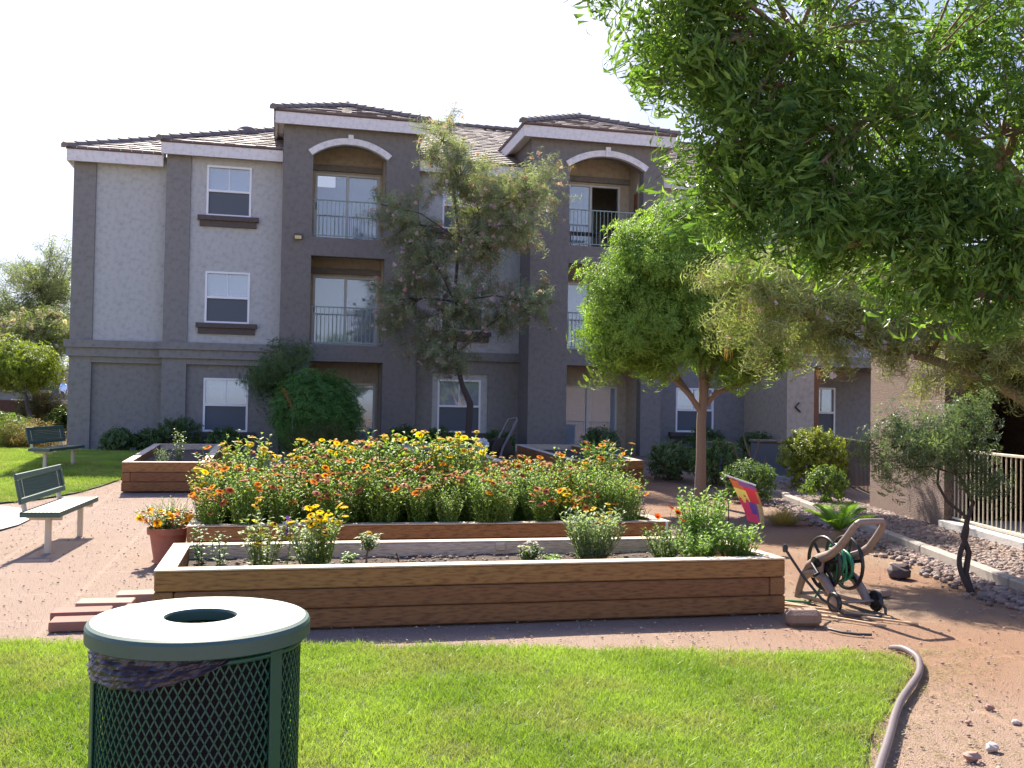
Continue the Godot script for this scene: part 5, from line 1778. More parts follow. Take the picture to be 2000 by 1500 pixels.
	dm.lathe([Vector2(0, -0.15), Vector2(0.28, -0.15), Vector2(0.28, -0.12), Vector2(0.1, -0.1), Vector2(0.1, 0.1), Vector2(0.28, 0.12), Vector2(0.28, 0.15), Vector2(0, 0.15)], 20)
	part(hc, "drum", dm.mesh(), M.reel_black, Vector3(-0.05, 0.42, -0.17), Basis(Vector3.RIGHT, PI / 2))


func flag_print(u: float, v: float) -> Color:
	# broad blocks of a flower print: orange head, yellow daisy, red and violet petals, olive border
	if Vector2(u - 0.36, (v - 0.40) * 1.4).length() < 0.035: return Color(0.35, 0.12, 0.03)
	if u < 0.5 and v > 0.26 and v < 0.52 - 0.06 * sin(u * 20.0): return Color(0.72, 0.55, 0.12)
	if u < 0.62 and v >= 0.52: return Color(0.66, 0.06, 0.11) if u < 0.42 or v > 0.80 else Color(0.16, 0.07, 0.24)
	if u > 0.8 and v > 0.55: return Color(0.38, 0.29, 0.13) if sin(v * 40.0) > -0.4 else Color(0.3, 0.27, 0.1)
	if v < 0.14 and u > 0.3: return Color(0.20, 0.09, 0.22)
	if v < 0.26 and u < 0.45: return Color(0.52, 0.14, 0.05)
	if u > 0.85 and v > 0.2: return Color(0.42, 0.17, 0.06)
	if v > 0.52: return Color(0.18, 0.08, 0.24) if u < 0.75 else Color(0.4, 0.3, 0.14)
	return Color(0.55, 0.045, 0.05)


# ==================================================================== shrubs and trees
func spray(kind: String, variant: int) -> ArrayMesh:
	var key := "spray_%s_%d" % [kind, variant]
	if cache.has(key): return cache[key]
	var r := RandomNumberGenerator.new()
	r.seed = hash(key)
	var mb := MB.new()
	mb.tint = Color(0.9, 0.8, 0.6)
	match kind:
		"ash":
			mb.tube([Vector3.ZERO, Vector3(0.01, 0.15, 0), Vector3(0, 0.30, 0.01)], [0.004, 0.003, 0.002], 4)
			for k in 5:
				var a := k * 2.4 + r.randf()
				var at := Vector3(0, 0.05 + 0.06 * k, 0)
				var d := Vector3(cos(a), 0.45, sin(a)).normalized()
				var prev := at
				for q in 4:
					var p := at + d * (0.06 + 0.055 * q) - Vector3.UP * 0.010 * q * q
					mb.tint = Color(0.8, 0.85, 0.6)
					mb.tube([prev, p], [0.0014], 3)
					prev = p
					var s := d.cross(Vector3.UP).normalized()
					for sd in ([-1.0, 1.0] if q < 3 else [0.0]):
						mb.tint = Color(1, 1, 1) * r.randf_range(0.65, 1.35) if r.randf() > 0.03 else Color(2.2, 1.1, 0.8)
						mb.leaf(p, d * (0.5 if sd != 0.0 else 0.8) + s * sd * 0.5 + Vector3(r.randfn(0, 0.35), -r.randf_range(0.1, 1.5), r.randfn(0, 0.35)), Vector3(r.randfn(0, 0.8), 1, r.randfn(0, 0.8)), r.randf_range(0.065, 0.14), r.randf_range(0.02, 0.038), 0.4)
		"willow":
			mb.tube([Vector3.ZERO, Vector3(0.02, 0.18, 0), Vector3(0, 0.38, 0.03)], [0.004, 0.003, 0.0015], 3)
			for k in 30:
				var a := k * 2.4 + r.randf() * 0.6
				var at := Vector3(0.01, 0.02 + 0.012 * k, 0.01)
				mb.tint = Color(1, 1, 1) * r.randf_range(0.7, 1.25)
				mb.leaf(at, Vector3(cos(a), r.randf_range(-0.1, 0.8), sin(a)), Vector3(r.randfn(0, 0.6), 1, r.randfn(0, 0.6)), r.randf_range(0.08, 0.15), r.randf_range(0.008, 0.014), 0.35)
		"feather":
			mb.tube([Vector3.ZERO, Vector3(0, 0.15, 0.01), Vector3(0.01, 0.3, 0)], [0.004, 0.003, 0.0015], 3)
			for k in 6:
				var a := k * 2.4 + r.randf()
				var at := Vector3(0, 0.03 + 0.05 * k, 0)
				var d := Vector3(cos(a), 0.7, sin(a)).normalized()
				var s := d.cross(Vector3.UP).normalized()
				for q in 9:
					var p := at + d * (0.03 + 0.02 * q) - Vector3.UP * 0.0016 * q * q
					mb.tint = Color(1, 1, 1) * r.randf_range(0.75, 1.22)
					mb.leaf(p, d * 0.8 + s * (1.0 if q % 2 else -1.0) * 0.8 + Vector3(0, r.randf_range(-0.3, 0.3), 0), Vector3(r.randfn(0, 0.5), 1, r.randfn(0, 0.5)), r.randf_range(0.07, 0.105), r.randf_range(0.016, 0.024), 0.3)
		"oval":
			mb.tube([Vector3.ZERO, Vector3(0, 0.16, 0)], [0.003, 0.0015], 3)
			for k in 15:
				var a := k * 2.4 + r.randf() * 0.5
				mb.tint = Color(1, 1, 1) * r.randf_range(0.75, 1.2)
				mb.leaf(Vector3(0, 0.02 + 0.01 * k, 0), Vector3(cos(a), r.randf_range(0.1, 1.0), sin(a)), Vector3(r.randfn(0, 0.4), 1, r.randfn(0, 0.4)), r.randf_range(0.05, 0.075), r.randf_range(0.026, 0.038), 0.15)
		"thin":  # a dry twig with hanging seed pods
			mb.tint = Color(1, 1, 1)
			for k in 9: mb.blade(Vector3(r.randfn(0, 0.03), 0, r.randfn(0, 0.03)), Vector3(r.randfn(0, 0.1), -1, r.randfn(0, 0.1)), Vector3.RIGHT, r.randf_range(0.16, 0.26), 0.006, Vector3(r.randfn(0, 0.1), 0, 0))
	cache[key] = mb.mesh()
	return cache[key]


func tree(t: Node3D, trunk: Array, radii: Array, blobs: Array, kind: String, scale: float, per_sub: int, droop: float, c1: Color, c2: Color, bark: Material, leaf: Material, twig := 0.012) -> Array:
	# trunk and blobs in world places; returns the spray places so that blossoms can be hung on them
	var o := t.position
	var inv := Basis(Vector3.UP, -t.rotation.y)
	var tk := MB.new()
	var tp := []
	for p in trunk: tp.append(inv * (p - o))
	tk.tube(tp, radii, 10)
	part(t, "trunk", tk.mesh(), bark)
	var br := MB.new()
	var where := [[], [], [], []]
	var cols := [[], [], [], []]
	for b in blobs:
		var c: Vector3 = inv * (b[0] - o)
		var r: Vector3 = b[1]
		var n: int = b[2]
		var best := 1
		var bd := 1e9
		for i in range(1, tp.size()):
			var dd: float = tp[i].distance_to(c) + maxf(0.0, tp[i].y - c.y) * 2.0
			if dd < bd:
				bd = dd
				best = i
		var st: Vector3 = tp[best]
		var mid := st.lerp(c, 0.5) + Vector3(rng.randfn(0, 0.06), 0.08, rng.randfn(0, 0.06)) * st.distance_to(c)
		var lr: float = minf(radii[mini(best, radii.size() - 1)] * 0.6, 0.03 + 0.02 * st.distance_to(c))
		br.tube([st, mid, c], [lr, lr * 0.75, lr * 0.4], 7)
		for s in n:
			var dir := Vector3(rng.randfn(), rng.randfn(), rng.randfn()).normalized()
			var p := c + dir * r * pow(rng.randf(), 0.38)
			var q := mid.lerp(c, rng.randf_range(0.0, 1.0))
			var sm := q.lerp(p, 0.5) + Vector3(rng.randfn(0, 0.05), rng.randfn(0.05, 0.05), rng.randfn(0, 0.05)) * q.distance_to(p)
			br.tube([q, sm, p], [twig, twig * 0.7, twig * 0.35], 4)
			for m in per_sub:
				var tt := lerpf(0.3, 1.0, pow(rng.randf(), 0.7))
				var at := q.lerp(sm, tt * 2) if tt < 0.5 else sm.lerp(p, tt * 2 - 1)
				at += Vector3(rng.randfn(0, 0.05), rng.randfn(0, 0.05), rng.randfn(0, 0.05)) * scale * 1.3
				var out := (at - c) / r
				var d := (out.normalized() * 0.7 + (p - q).normalized() * 0.5 + Vector3(rng.randfn(0, 0.35), -droop + rng.randfn(0, 0.25), rng.randfn(0, 0.35))).normalized()
				var k := rng.randi() % 4
				var sc := scale * rng.randf_range(0.6, 1.3)
				where[k].append(Transform3D(along(d, rng.randf() * TAU).scaled(Vector3.ONE * sc), at))
				cols[k].append(c1.lerp(c2, rng.randf()) * rng.randf_range(0.8, 1.2))
	part(t, "branches", br.mesh(), bark)
	var cr := group_part(t, "crown")
	for k in 4: scatter(cr, "foliage", spray(kind, k), leaf, where[k], cols[k])
	return where[0] + where[1] + where[2] + where[3]


func hang(t: Node3D, called: String, places: Array, n: int, mesh: Mesh, m: Material, size: float, c1: Color, c2: Color, upright := true) -> void:
	var w := []
	var cs := []
	for i in n:
		var p: Transform3D = places[rng.randi() % places.size()]
		var b := face_up(1.4) if upright else Basis(Vector3.UP, rng.randf() * TAU)
		w.append(Transform3D(b.scaled(Vector3.ONE * size * rng.randf_range(0.7, 1.2)), p.origin + p.basis.y * 0.28 + Vector3(rng.randfn(0, 0.04), rng.randfn(0, 0.03), rng.randfn(0, 0.04))))
		cs.append(c1.lerp(c2, rng.randf()))
	scatter(t, called, mesh, m, w, cs)


func trumpet() -> ArrayMesh:
	if cache.has("trumpet"): return cache["trumpet"]
	var mb := MB.new()
	mb.tint = Color(1, 1, 1)
	for k in 3:
		var o := Vector3(cos(k * 2.1), 0.3 * k, sin(k * 2.1)) * 0.5
		for q in 5:
			var a := TAU * q / 5
			var d := Vector3(cos(a), 0.25, sin(a))
			mb.leaf(o, d, Vector3.UP, 0.8, 0.7, 0.1)
	cache["trumpet"] = mb.mesh()
	return cache["trumpet"]


func shrub(label: String, at: Vector3, r: Vector3, n: int, c1: Color, c2: Color, kind := "oval", scale := 1.0, m := "leaf_gloss", called := "shrub") -> Node3D:
	var t := thing(called, label, "shrub", at)
	var br := MB.new()
	var where := [[], []]
	var cols := [[], []]
	for i in n:
		var d := Vector3(rng.randfn(), rng.randfn() * 0.9 + 0.25, rng.randfn()).normalized()
		var p := Vector3(0, r.y, 0) + d * r * pow(rng.randf(), 0.3) * Vector3(1, 0.95, 1)
		if p.y < 0.03: p.y = 0.03 + rng.randf() * 0.1
		if i % 9 == 0: br.tube([Vector3(rng.randfn(0, 0.03), 0, rng.randfn(0, 0.03)), p * Vector3(0.45, 0.6, 0.45), p], [0.012, 0.008, 0.004], 4)
		var k := rng.randi() % 2
		where[k].append(Transform3D(along((d + Vector3(rng.randfn(0, 0.4), 0.4 + rng.randfn(0, 0.3), rng.randfn(0, 0.4))), rng.randf() * TAU).scaled(Vector3.ONE * scale * rng.randf_range(0.8, 1.2)), p))
		cols[k].append(c1.lerp(c2, rng.randf()) * rng.randf_range(0.85, 1.15))
	part(t, "stems", br.mesh(), M.bark_grey)
	var cr := group_part(t, "crown")
	for k in 2: scatter(cr, "foliage", spray(kind, k), M[m], where[k], cols[k])
	return t


func build_shrubs() -> void:
	var da := Color(0.10, 0.17, 0.055)
	var db := Color(0.18, 0.26, 0.10)
	shrub("round sunlit shrub at the foot of the far agave planter", Vector3(8.45, gh(-20.4), -20.4), Vector3(0.42, 0.36, 0.42), 330, Color(0.10, 0.17, 0.06), Color(0.19, 0.26, 0.11))
	shrub("large yellow-green shrub glowing in the sun before the black fence", Vector3(10.75, gh(-18.4), -18.4), Vector3(0.66, 0.62, 0.55), 620, Color(0.17, 0.22, 0.03), Color(0.36, 0.40, 0.07))
	shrub("small leafy shrub at the corner of the brown patio wall", Vector3(9.75, gh(-16.4), -16.3), Vector3(0.30, 0.30, 0.3), 150, Color(0.10, 0.17, 0.04), Color(0.2, 0.28, 0.07))
	shrub("dark shaded shrub just behind the green tree trunk", Vector3(9.2, gh(-19.6), -19.6), Vector3(0.5, 0.42, 0.45), 330, da, db)
	shrub("low shaded shrub between the tree trunk and the flag", Vector3(8.7, gh(-17.2), -17.2), Vector3(0.42, 0.32, 0.4), 260, da, db)
	var i := 0
	for q in [[-3.95, -27.9, 0.42, "dark round shrub against the lower wall beside the lawn"], [-3.2, -28.1, 0.34, "small bluish shrub second along the wall from the lawn"], [-2.45, -28.0, 0.55, "rosy shrub behind the far rose planter"], [-1.25, -27.6, 0.48, "dark shrub under the lowest window"], [3.45, -27.0, 0.5, "shaded shrub beside the ground floor glass door"], [4.5, -27.6, 0.4, "shaded shrub below the middle ground floor window"], [6.2, -27.4, 0.5, "dark shrub at the end of the middle wall"], [8.9, -26.6, 0.55, "wide shaded shrub before the second tower"], [12.4, -27.4, 0.5, "shaded shrub under the window beyond the second tower"], [13.6, -26.5, 0.55, "dark shrub beside the porch pier"]]:
		shrub(q[3], Vector3(q[0], gh(q[1]), q[1]), Vector3(q[2], q[2] * 0.78, q[2] * 0.9) * (0.72 + 0.12 * (i % 3)), 190, da, db, "oval", 1.25)
		i += 1
	shrub("big dark green bush covering the ground floor door of the first tower", Vector3(1.05, gh(-26.0), -25.9), Vector3(0.95, 1.0, 0.8), 1000, Color(0.09, 0.21, 0.05), Color(0.16, 0.31, 0.08), "feather", 1.1, "leaf", "large_bush")
	shrub("low bush with faded yellow flowers in front of the big dark bush", Vector3(1.2, gh(-24.6), -24.4), Vector3(0.8, 0.36, 0.5), 330, Color(0.09, 0.12, 0.04), Color(0.17, 0.18, 0.06), "willow", 0.8, "leaf", "low_bush")
	# red hot poker
	var pk := thing("red_hot_poker", "tall orange flower spike leaning in front of the dark bush", "flower", Vector3(0.45, gh(-24.8), -24.8))
	var mb := MB.new()
	mb.tube([Vector3.ZERO, Vector3(0.0, 0.9, 0), Vector3(-0.02, 1.25, 0)], [0.012, 0.009, 0.008], 5)
	part(pk, "stalk", mb.mesh(), M.stem)
	mb = MB.new()
	for k in 60:
		var a := k * 2.4
		var y := k / 60.0
		mb.tint = Color(0.50, 0.12, 0.05).lerp(Color(0.60, 0.22, 0.09), rng.randf())
		mb.leaf(Vector3(-0.02 - 0.22 * y, 1.25 + 0.48 * y, 0), Vector3(cos(a), -0.3, sin(a)), Vector3.UP, 0.06, 0.03, 0.3)
	part(pk, "flower_spike", mb.mesh(), M.petal)
	# straw-coloured tuft
	var g := thing("straw_tuft", "round straw-yellow grass tuft beside the rock bed", "grass tuft", Vector3(7.45, 0.0, -13.6))
	mb = MB.new()
	for k in 520:
		var a := rng.randf() * TAU
		var rr := sqrt(rng.randf())
		mb.tint = Color(0.42, 0.30, 0.09).lerp(Color(0.56, 0.44, 0.18), rng.randf())
		mb.blade(Vector3(cos(a) * rr * 0.18, 0, sin(a) * rr * 0.12), Vector3(cos(a) * rr * 0.8, 1.0, sin(a) * rr * 0.8).normalized(), Vector3(-sin(a), 0, cos(a)), rng.randf_range(0.24, 0.36), 0.007, Vector3(cos(a), -0.7, sin(a)) * rr)
	part(g, "blades", mb.mesh(), M.grass_blade)
	# cycad
	var c := thing("sago_palm", "low sago palm with arching bright green fronds by the rock bed", "palm", Vector3(7.1, 0.0, -11.55))
	mb = MB.new()
	mb.lathe([Vector2(0.09, -0.02), Vector2(0.11, 0.08), Vector2(0.08, 0.16), Vector2(0, 0.18)], 10)
	part(c, "trunk", mb.mesh(), M.bark_tan)
	for k in 15:
		var fr := MB.new()
		var a := k * 2.4
		var lift := 0.55 + 1.5 * float(k) / 15.0
		var L := rng.randf_range(0.5, 0.64)
		var prev := Vector3(0, 0.15, 0)
		var d := Vector3(cos(a), lift, sin(a)).normalized()
		for q in 22:
			var s := (q + 1) / 22.0
			var p := Vector3(0, 0.15, 0) + d * L * s - Vector3.UP * 0.16 * s * s
			fr.tint = Color(0.16, 0.24, 0.05)
			fr.tube([prev, p], [0.005 * (1.1 - s)], 3)
			var sd := d.cross(Vector3.UP).normalized()
			for e in [-1.0, 1.0]:
				fr.tint = Color(0.13, 0.28, 0.025).lerp(Color(0.24, 0.42, 0.05), rng.randf())
				fr.leaf(p, sd * e + d * 0.75 + Vector3.UP * 0.25, Vector3.UP, 0.17 * sin(PI * (0.12 + 0.8 * s)) + 0.03, 0.019, 0.12)
			prev = p
		part(c, "frond", fr.mesh(), M.leaf)
	# beyond the lawn
	shrub("dark clipped hedge in front of the brown garden wall", Vector3(-8.0, gh(-31.0), -31.0), Vector3(1.0, 0.36, 0.5), 420, da, db, "oval", 2.0)
	shrub("round green bush at the corner of the building", Vector3(-6.55, gh(-35.5), -35.5), Vector3(0.5, 0.36, 0.5), 240, Color(0.08, 0.13, 0.03), Color(0.15, 0.21, 0.05), "oval", 2.0)
	shrub("dry straw-coloured bush behind the farther bench", Vector3(-6.3, 0.33, -29.3), Vector3(0.6, 0.16, 0.4), 240, Color(0.26, 0.19, 0.07), Color(0.38, 0.28, 0.11), "willow", 1.2, "leaf")
	shrub("yellow-green grassy bush at the far edge of the lawn", Vector3(-6.95, 0.33, -29.6), Vector3(0.4, 0.24, 0.4), 180, Color(0.15, 0.20, 0.04), Color(0.24, 0.29, 0.06), "willow", 1.3, "leaf")
	shrub("scrubby brown-green bush beyond the far walkway", Vector3(-8.0, gh(-38.5), -38.5), Vector3(0.55, 0.4, 0.5), 240, Color(0.13, 0.13, 0.06), Color(0.24, 0.21, 0.10), "willow", 1.6, "leaf")


func build_trees() -> void:
	# near ash whose branches fill the upper corner of the view
	var t := thing("ash_tree", "large ash tree with drooping glossy leaves spreading across the upper corner", "tree", Vector3(6.62, 0.0, -7.25))
	var V := func(x: float, y: float, z: float) -> Vector3: return Vector3(x, y, z)
	var R := func(a: float) -> Vector3: return Vector3(a, a * 0.85, a)
	tree(t, [Vector3(6.62, -0.05, -7.25), Vector3(6.7, 0.6, -7.1), Vector3(6.75, 1.3, -6.9), Vector3(6.4, 2.2, -6.6), Vector3(5.8, 2.95, -6.3), Vector3(5.0, 3.45, -6.05), Vector3(4.1, 3.8, -5.9), Vector3(3.2, 4.05, -5.75)], [0.16, 0.135, 0.125, 0.10, 0.085, 0.06, 0.045, 0.03], [
		[V.call(2.17, 4.20, -5.65), Vector3(0.42, 0.30, 0.4), 9], [V.call(2.61, 4.06, -5.80), Vector3(0.5, 0.42, 0.6), 16], [V.call(3.38, 4.08, -5.80), R.call(0.75), 27], [V.call(4.24, 4.08, -5.90), R.call(0.85), 27], [V.call(4.80, 3.63, -5.80), R.call(0.75), 24],
		[V.call(2.97, 3.60, -5.70), Vector3(0.4, 0.36, 0.45), 13], [V.call(3.58, 3.40, -5.80), R.call(0.55), 19], [V.call(4.18, 3.13, -5.70), R.call(0.42), 15], [V.call(3.27, 3.23, -5.55), Vector3(0.3, 0.24, 0.35), 7], [V.call(4.55, 2.93, -5.45), Vector3(0.34, 0.30, 0.36), 11],
		[V.call(2.31, 3.78, -5.55), Vector3(0.25, 0.18, 0.25), 4], [V.call(3.74, 3.00, -5.65), Vector3(0.26, 0.22, 0.28), 6], [V.call(3.68, 5.08, -5.80), R.call(0.9), 22], [V.call(5.50, 4.28, -5.80), R.call(0.9), 20], [V.call(5.50, 3.18, -5.80), R.call(0.7), 16], [V.call(2.64, 4.93, -5.70), R.call(0.6), 12], [V.call(4.18, 2.70, -5.50), Vector3(0.2, 0.16, 0.22), 3], [V.call(2.77, 3.30, -5.65), Vector3(0.33, 0.28, 0.33), 9], [V.call(3.19, 2.98, -5.55), Vector3(0.36, 0.22, 0.36), 9], [V.call(3.74, 2.76, -5.60), Vector3(0.32, 0.2, 0.3), 7], [V.call(4.34, 2.60, -5.50), Vector3(0.3, 0.2, 0.3), 6], [V.call(4.75, 2.64, -5.40), Vector3(0.3, 0.28, 0.3), 7], [V.call(2.37, 3.60, -5.55), Vector3(0.22, 0.16, 0.2), 3], [V.call(2.49, 3.93, -5.70), Vector3(0.42, 0.35, 0.4), 9], [V.call(2.04, 4.28, -5.60), Vector3(0.28, 0.22, 0.3), 4], [V.call(2.47, 3.16, -5.60), Vector3(0.24, 0.2, 0.24), 6], [V.call(2.67, 2.93, -5.55), Vector3(0.26, 0.2, 0.25), 7], [V.call(2.94, 2.78, -5.50), Vector3(0.26, 0.16, 0.25), 7], [V.call(3.38, 2.70, -5.50), Vector3(0.28, 0.16, 0.26), 7], [V.call(3.83, 2.56, -5.50), Vector3(0.24, 0.16, 0.24), 6], [V.call(4.29, 2.44, -5.40), Vector3(0.22, 0.15, 0.22), 5],
	], "ash", 0.70, 5, 0.45, Color(0.085, 0.18, 0.04), Color(0.25, 0.39, 0.085), M.bark_tan, M.leaf_gloss, 0.011)
	# round feathery tree in the middle ground
	t = thing("feathery_green_tree", "round feathery bright green tree with a single tan trunk by the path", "tree", Vector3(7.51, gh(-16.76), -16.76))
	tree(t, [Vector3(7.51, -0.05, -16.76), Vector3(7.52, 0.8, -16.75), Vector3(7.50, 1.5, -16.72), Vector3(7.53, 1.95, -16.70), Vector3(7.50, 2.5, -16.7), Vector3(7.35, 3.4, -16.7)], [0.115, 0.09, 0.085, 0.085, 0.06, 0.035], [
		[V.call(7.1, 3.75, -16.75), R.call(1.3), 80], [V.call(6.15, 3.6, -16.7), Vector3(1.0, 1.0, 0.95), 66], [V.call(8.1, 3.75, -16.5), Vector3(1.0, 0.95, 0.95), 56], [V.call(7.2, 4.7, -16.7), Vector3(0.95, 0.72, 0.9), 58], [V.call(6.4, 2.88, -16.6), Vector3(0.85, 0.6, 0.85), 46],
		[V.call(8.1, 2.86, -16.55), Vector3(0.95, 0.58, 0.85), 44], [V.call(5.85, 3.1, -16.8), Vector3(0.65, 0.8, 0.7), 40], [V.call(7.7, 5.0, -16.6), Vector3(0.7, 0.55, 0.7), 36], [V.call(8.75, 3.0, -16.4), Vector3(0.7, 0.62, 0.62), 30], [V.call(6.5, 4.35, -16.6), Vector3(0.7, 0.55, 0.7), 40],
	], "feather", 1.1, 9, -0.1, Color(0.18, 0.30, 0.05), Color(0.32, 0.47, 0.09), M.bark_tan, M.leaf, 0.010)
	var lm := MB.new()
	for q in [[Vector3(7.52, 1.62, -16.72), Vector3(7.25, 1.95, -16.68), Vector3(6.95, 2.2, -16.65), Vector3(6.6, 2.5, -16.62)], [Vector3(7.52, 1.7, -16.72), Vector3(7.75, 2.0, -16.66), Vector3(8.2, 2.16, -16.6), Vector3(8.75, 2.45, -16.5)], [Vector3(7.51, 1.8, -16.72), Vector3(7.66, 2.3, -16.75), Vector3(7.9, 3.0, -16.7), Vector3(8.0, 3.6, -16.6)], [Vector3(7.3, 1.9, -16.68), Vector3(7.12, 2.25, -16.9), Vector3(6.9, 2.9, -17.0)]]:
		var ql := []
		for e in q: ql.append(e - t.position)
		lm.tube(ql, [0.06, 0.05, 0.036, 0.022], 8)
	part(t, "limbs", lm.mesh(), M.bark_tan)
	# desert willow before the facade
	t = thing("desert_willow", "tall airy desert willow with pink blossoms before the building", "tree", Vector3(4.95, gh(-25.6), -25.6))
	var pl := tree(t, [Vector3(4.95, 0.2, -25.6), Vector3(4.95, 1.0, -25.58), Vector3(4.98, 1.75, -25.57), Vector3(4.75, 2.25, -25.57), Vector3(4.55, 3.0, -25.55), Vector3(4.5, 4.4, -25.55), Vector3(4.6, 6.0, -25.5), Vector3(4.4, 7.4, -25.5), Vector3(4.2, 8.5, -25.55)], [0.10, 0.088, 0.09, 0.066, 0.055, 0.045, 0.035, 0.022, 0.012], [
		[V.call(4.1, 8.6, -25.6), Vector3(0.55, 0.75, 0.5), 16], [V.call(4.6, 7.7, -25.5), Vector3(0.95, 0.80, 0.8), 36], [V.call(5.75, 7.15, -25.2), Vector3(0.85, 0.6, 0.7), 28], [V.call(6.55, 7.3, -24.6), Vector3(0.6, 0.62, 0.6), 22], [V.call(3.2, 6.4, -25.9), Vector3(0.75, 0.75, 0.6), 26],
		[V.call(3.9, 5.5, -25.7), Vector3(0.95, 0.9, 0.8), 36], [V.call(4.7, 4.3, -25.6), Vector3(1.15, 0.9, 0.9), 42], [V.call(5.95, 4.2, -25.3), Vector3(0.6, 0.45, 0.5), 12], [V.call(3.2, 4.3, -25.9), Vector3(0.75, 0.85, 0.7), 28], [V.call(4.1, 3.15, -25.7), Vector3(1.0, 0.6, 0.8), 30],
		[V.call(6.6, 4.3, -24.6), Vector3(0.55, 0.40, 0.5), 14], [V.call(5.4, 5.8, -25.4), Vector3(0.85, 0.75, 0.7), 30], [V.call(6.35, 6.35, -24.6), Vector3(0.6, 0.45, 0.5), 14], [V.call(2.6, 6.9, -26.0), Vector3(0.35, 0.35, 0.35), 5], [V.call(5.1, 6.8, -25.4), Vector3(0.8, 0.6, 0.7), 24],
	], "willow", 1.2, 9, 0.15, Color(0.22, 0.27, 0.16), Color(0.40, 0.45, 0.28), M.bark_dark, M.leaf, 0.010)
	hang(t, "blossoms", pl, 1500, trumpet(), M.petal, 0.05, Color(0.55, 0.32, 0.42), Color(0.72, 0.52, 0.60))
	hang(t, "seed_pods", pl, 330, spray("thin", 0), M.petal, 1.0, Color(0.20, 0.10, 0.055), Color(0.30, 0.17, 0.09), false)
	# desert willow reaching in over the patio
	t = thing("desert_willow", "wide desert willow with pale pink flowers overhanging the patio wing", "tree", Vector3(9.0, 0.0, -9.6))
	pl = tree(t, [Vector3(9.0, -0.05, -9.6), Vector3(8.9, 0.9, -9.65), Vector3(8.75, 1.7, -9.8), Vector3(8.3, 2.05, -10.1), Vector3(7.6, 2.35, -10.45), Vector3(6.9, 2.5, -10.65), Vector3(6.3, 2.8, -10.8), Vector3(5.8, 3.0, -10.9)], [0.13, 0.11, 0.10, 0.07, 0.055, 0.045, 0.03, 0.018], [
		[V.call(5.42, 3.15, -11.0), Vector3(0.40, 0.42, 0.45), 14], [V.call(5.85, 2.95, -10.9), Vector3(0.5, 0.42, 0.5), 18], [V.call(6.4, 2.72, -10.8), Vector3(0.55, 0.42, 0.55), 20], [V.call(7.0, 2.75, -10.65), Vector3(0.6, 0.48, 0.6), 24], [V.call(7.6, 2.5, -10.5), Vector3(0.6, 0.45, 0.6), 22], [V.call(7.95, 2.4, -9.95), Vector3(0.55, 0.42, 0.55), 20],
		[V.call(8.2, 2.8, -9.9), Vector3(0.6, 0.5, 0.6), 20], [V.call(5.65, 2.62, -10.95), Vector3(0.36, 0.28, 0.4), 10], [V.call(7.25, 3.25, -10.6), Vector3(0.6, 0.5, 0.6), 20], [V.call(8.7, 2.2, -9.8), Vector3(0.6, 0.5, 0.6), 16], [V.call(6.75, 3.3, -11.0), Vector3(0.55, 0.45, 0.55), 18], [V.call(8.15, 3.2, -10.4), Vector3(0.6, 0.5, 0.6), 16], [V.call(6.1, 3.4, -11.0), Vector3(0.5, 0.35, 0.5), 12],
	], "willow", 0.95, 10, 0.05, Color(0.27, 0.33, 0.13), Color(0.46, 0.50, 0.24), M.bark_tan, M.leaf, 0.008)
	hang(t, "blossoms", pl, 420, trumpet(), M.petal, 0.034, Color(0.62, 0.44, 0.52), Color(0.76, 0.62, 0.68))
	hang(t, "seed_pods", pl, 90, spray("thin", 0), M.petal, 0.8, Color(0.26, 0.14, 0.07), Color(0.38, 0.22, 0.12), false)
	# young tree with two stems twined round each other
	t = thing("twisted_tree", "young tree with two dark stems twined together beside the kerb", "tree", Vector3(6.5, 0.0, -8.3))
	var tw := MB.new()
	var wv := []
	for k in 13:
		var y := k / 12.0
		wv.append(Vector3(-0.06 * sin(y * TAU * 0.9) - 0.11 * y, y * 0.72, 0.03 * cos(y * TAU)))
	tw.tube(wv + [Vector3(-0.25, 0.86, 0), Vector3(-0.33, 1.02, -0.03), Vector3(-0.34, 1.2, 0)], [0.036, 0.03, 0.028, 0.026, 0.026, 0.025, 0.025, 0.024, 0.023, 0.022, 0.02, 0.018, 0.016, 0.014, 0.012, 0.01], 8)
	part(t, "twining_stem", tw.mesh(), M.bark_dark)
	tree(t, [Vector3(6.52, -0.02, -8.3), Vector3(6.47, 0.17, -8.31), Vector3(6.52, 0.36, -8.33), Vector3(6.44, 0.52, -8.31), Vector3(6.48, 0.68, -8.3), Vector3(6.54, 0.84, -8.3), Vector3(6.4, 1.1, -8.32), Vector3(6.2, 1.3, -8.36)], [0.036, 0.03, 0.028, 0.026, 0.024, 0.02, 0.016, 0.012], [
		[V.call(5.95, 1.42, -8.42), Vector3(0.34, 0.22, 0.34), 20], [V.call(5.66, 1.36, -8.44), Vector3(0.22, 0.16, 0.25), 10], [V.call(6.3, 1.5, -8.37), Vector3(0.36, 0.26, 0.34), 20], [V.call(6.6, 1.12, -8.32), Vector3(0.26, 0.12, 0.26), 9], [V.call(6.15, 1.25, -8.4), Vector3(0.4, 0.16, 0.34), 18], [V.call(6.5, 1.65, -8.3), Vector3(0.25, 0.2, 0.25), 8], [V.call(5.8, 1.16, -8.42), Vector3(0.14, 0.08, 0.2), 4],
	], "feather", 0.6, 3, 0.15, Color(0.10, 0.15, 0.085), Color(0.19, 0.25, 0.14), M.bark_dark, M.leaf_gloss, 0.005)
	# slim shaded tree beside the first tower
	t = thing("slim_shade_tree", "slim dark tree in the shade left of the first tower", "tree", Vector3(0.17, 0.33, -27.5))
